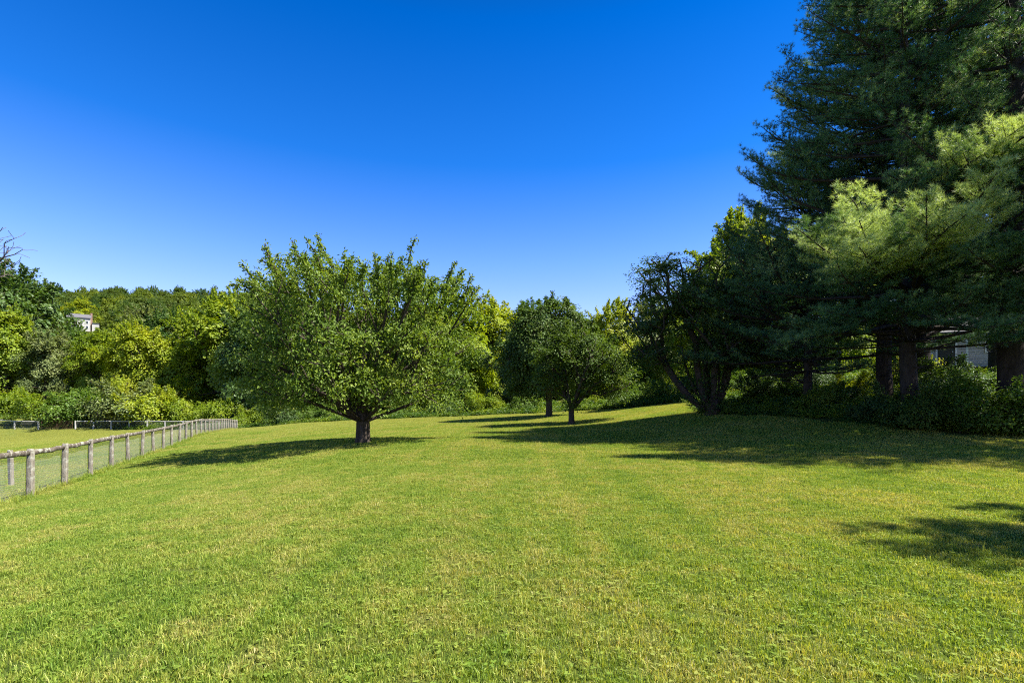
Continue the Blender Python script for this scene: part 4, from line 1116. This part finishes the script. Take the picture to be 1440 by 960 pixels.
def clap_wall(mb, x0, x1, y, z0, z1, out=-1, gap=None, pitch=.15):
    z = z0
    while z < z1 - .01:
        h = min(pitch, z1 - z); spans = [(x0, x1)]
        if gap:
            for gx0, gx1, gz0, gz1_ in gap:
                if z + h > gz0 and z < gz1_:
                    ns = []
                    for a_, b_ in spans:
                        if gx0 > a_: ns.append((a_, min(b_, gx0)))
                        if gx1 < b_: ns.append((max(a_, gx1), b_))
                    spans = [s for s in ns if s[1] - s[0] > .01]
        for a_, b_ in spans:
            yo = y + out * .035; yt = y + out * .012; yi = y - out * .02
            mb.add([(a_, yo, z), (b_, yo, z), (b_, yt, z + h), (a_, yt, z + h), (a_, yi, z), (b_, yi, z), (b_, yi, z + h), (a_, yi, z + h)],
                   [(0, 1, 2, 3), (4, 7, 6, 5), (0, 4, 5, 1), (3, 2, 6, 7), (0, 3, 7, 4), (1, 5, 6, 2)])
        z += h

def shed():
    x, y = 28.7, 32.5; z = gz1(x, y); root = empty("garden_shed", (x, y, z), "white clapboard shed with a small porch in the shade behind the pines", "shed", rz=R(-32))
    Wd, Dp, Hh = 4.2, 3.0, 2.2
    wl = MB(); gaps = [(-1.55, -.65, 0, 1.95), (.75, 1.45, .9, 1.7)]
    clap_wall(wl, -Wd / 2, Wd / 2, -Dp / 2, .05, Hh, -1, gaps); wl.box((0, 0, Hh / 2), (Wd - .06, Dp - .06, Hh - .02))
    for sx in (-1, 1):
        zz = .05
        while zz < Hh: wl.box((sx * (Wd / 2 + .0), 0, zz + .07), (.05, Dp, .135)); zz += .15
    wl.build("wall", M['clap'], root)
    rf = MB(); e_ = .35; ry = Dp / 2 + e_; k = .12
    V = [(-Wd / 2 - e_, -ry, Hh - .02), (Wd / 2 + e_, -ry, Hh - .02), (Wd / 2 + e_, 0, Hh + 1.0), (-Wd / 2 - e_, 0, Hh + 1.0), (Wd / 2 + e_, ry, Hh - .02), (-Wd / 2 - e_, ry, Hh - .02)]
    V2 = [(a_, b_, c_ + k) for a_, b_, c_ in V]
    rf.add(V + V2, [(0, 3, 2, 1), (3, 5, 4, 2), (6, 7, 8, 9), (9, 8, 10, 11), (0, 1, 7, 6), (5, 11, 10, 4), (0, 6, 9, 3), (3, 9, 11, 5), (1, 2, 8, 7), (2, 4, 10, 8)])
    for sx in (-1, 1):
        X_ = sx * (Wd / 2 - .03); rf.add([(X_, -Dp / 2, Hh), (X_, Dp / 2, Hh), (X_, 0, Hh + .9), (X_ * .98, -Dp / 2, Hh), (X_ * .98, Dp / 2, Hh), (X_ * .98, 0, Hh + .9)], [(0, 1, 2), (3, 5, 4), (0, 3, 4, 1), (1, 4, 5, 2), (2, 5, 3, 0)])
    rf.build("roof", M['shingle'], root)
    d = MB().box((-1.1, -Dp / 2 - .005, 1.0), (.86, .04, 1.88)).build("door", M['door'], root)
    MB().box((-.80, -Dp / 2 - .05, 1.0), (.05, .06, .05)).build("handle", M['trim'], d)
    f = MB()
    for a_, b_, c_, d_ in ((-1.57, 1.02, .09, 2.0), (-.63, 1.02, .09, 2.0)): f.box((a_, -Dp / 2 - .04, b_), (c_, .05, d_))
    f.box((-1.1, -Dp / 2 - .04, 2.06), (1.03, .05, .09)); f.build("door_frame", M['trim'], root)
    wn = MB()
    for a_, b_, c_, d_ in ((.73, 1.3, .07, .9), (1.47, 1.3, .07, .9), (1.1, .88, .81, .07), (1.1, 1.72, .81, .07), (1.1, 1.3, .67, .03), (1.1, 1.3, .03, .77)): wn.box((a_, -Dp / 2 - .042, b_), (c_, .055 if c_ > .05 and d_ > .05 else .03, d_))
    wo_ = wn.build("window", M['trim'], root); MB().box((1.1, -Dp / 2 - .0, 1.3), (.68, .02, .78)).build("pane", M['glass'], wo_)
    for X_ in (-2.0, -.3): MB().box((X_, -Dp / 2 - 1.1, 1.0), (.1, .1, 2.05)).build("porch_post", M['trim'], root)
    pr = MB(); pr.add([(-2.2, -Dp / 2 - 1.3, 2.02), (-.1, -Dp / 2 - 1.3, 2.02), (-.1, -Dp / 2 - .06, 2.35), (-2.2, -Dp / 2 - .06, 2.35), (-2.2, -Dp / 2 - 1.3, 2.10), (-.1, -Dp / 2 - 1.3, 2.10), (-.1, -Dp / 2 - .06, 2.43), (-2.2, -Dp / 2 - .06, 2.43)],
                      [(0, 3, 2, 1), (4, 5, 6, 7), (0, 1, 5, 4), (1, 2, 6, 5), (2, 3, 7, 6), (3, 0, 4, 7)]); pr.build("porch_roof", M['shingle'], root)
    MB().box((-1.15, -Dp / 2 - .6, .06), (2.1, 1.1, .12)).build("porch_floor", M['wood'], root)
shed()

def house():
    d = 200.0; x = gx(112, d); z = px_z(466, d); root = empty("white_house", (x, d, z), "white house with grey roof and brick chimney high on the wooded hill", "house", rz=R(35))
    root.scale = (.70, .70, .70)
    W_, D_, H_ = 9.6, 6.5, 7.2
    MB().box((0, 0, H_ / 2), (W_, D_, H_)).build("wall", M['clap'], root)
    rf = MB(); e_ = .5; V = [(-W_ / 2 - e_, -D_ / 2 - e_, H_), (W_ / 2 + e_, -D_ / 2 - e_, H_), (W_ / 2 + e_, 0, H_ + 2.3), (-W_ / 2 - e_, 0, H_ + 2.3), (W_ / 2 + e_, D_ / 2 + e_, H_), (-W_ / 2 - e_, D_ / 2 + e_, H_)]
    V2 = [(a_, b_, c_ + .25) for a_, b_, c_ in V]
    rf.add(V + V2, [(0, 3, 2, 1), (3, 5, 4, 2), (6, 7, 8, 9), (9, 8, 10, 11), (0, 1, 7, 6), (5, 11, 10, 4), (0, 6, 9, 3), (3, 9, 11, 5), (1, 2, 8, 7), (2, 4, 10, 8)])
    for sx in (-1, 1):
        X_ = sx * W_ / 2; X2 = X_ * .97; rf.add([(X_, -D_ / 2, H_), (X_, D_ / 2, H_), (X_, 0, H_ + 2.2), (X2, -D_ / 2, H_), (X2, D_ / 2, H_), (X2, 0, H_ + 2.2)], [(0, 1, 2), (3, 5, 4), (0, 3, 4, 1), (1, 4, 5, 2), (2, 5, 3, 0)])
    r_ = rf.build("roof", plain("pale_roof", (.10, .10, .112), .8, .2, .15, 3), root)
    MB().box((W_ / 2 + .35, -.3, (H_ + 3.4) / 2), (.8, 1.0, H_ + 3.4)).build("chimney", M['brick'], root)
    for zz in (H_ - 2.9, H_ - 5.6):
        for X_ in (-3.4, -1.1, 1.2, 3.5):
            w_ = MB().box((X_, -D_ / 2 - .03, zz + .7), (1.15, .08, 1.6)).build("window", M['trim'], root)
            MB().box((X_, -D_ / 2 - .08, zz + .7), (.95, .04, 1.4)).build("pane", M['glass'], w_)
    MB().box((W_ / 2 + 2.2, -.6, (H_ - 2.6) / 2), (2.9, 4.4, H_ - 2.6)).build("side_wing", M['clap'], root)
    MB().box((W_ / 2 + 2.2, -.6, H_ - 2.45), (3.3, 5.0, .3)).build("wing_roof", M['shingle'], root)
house()
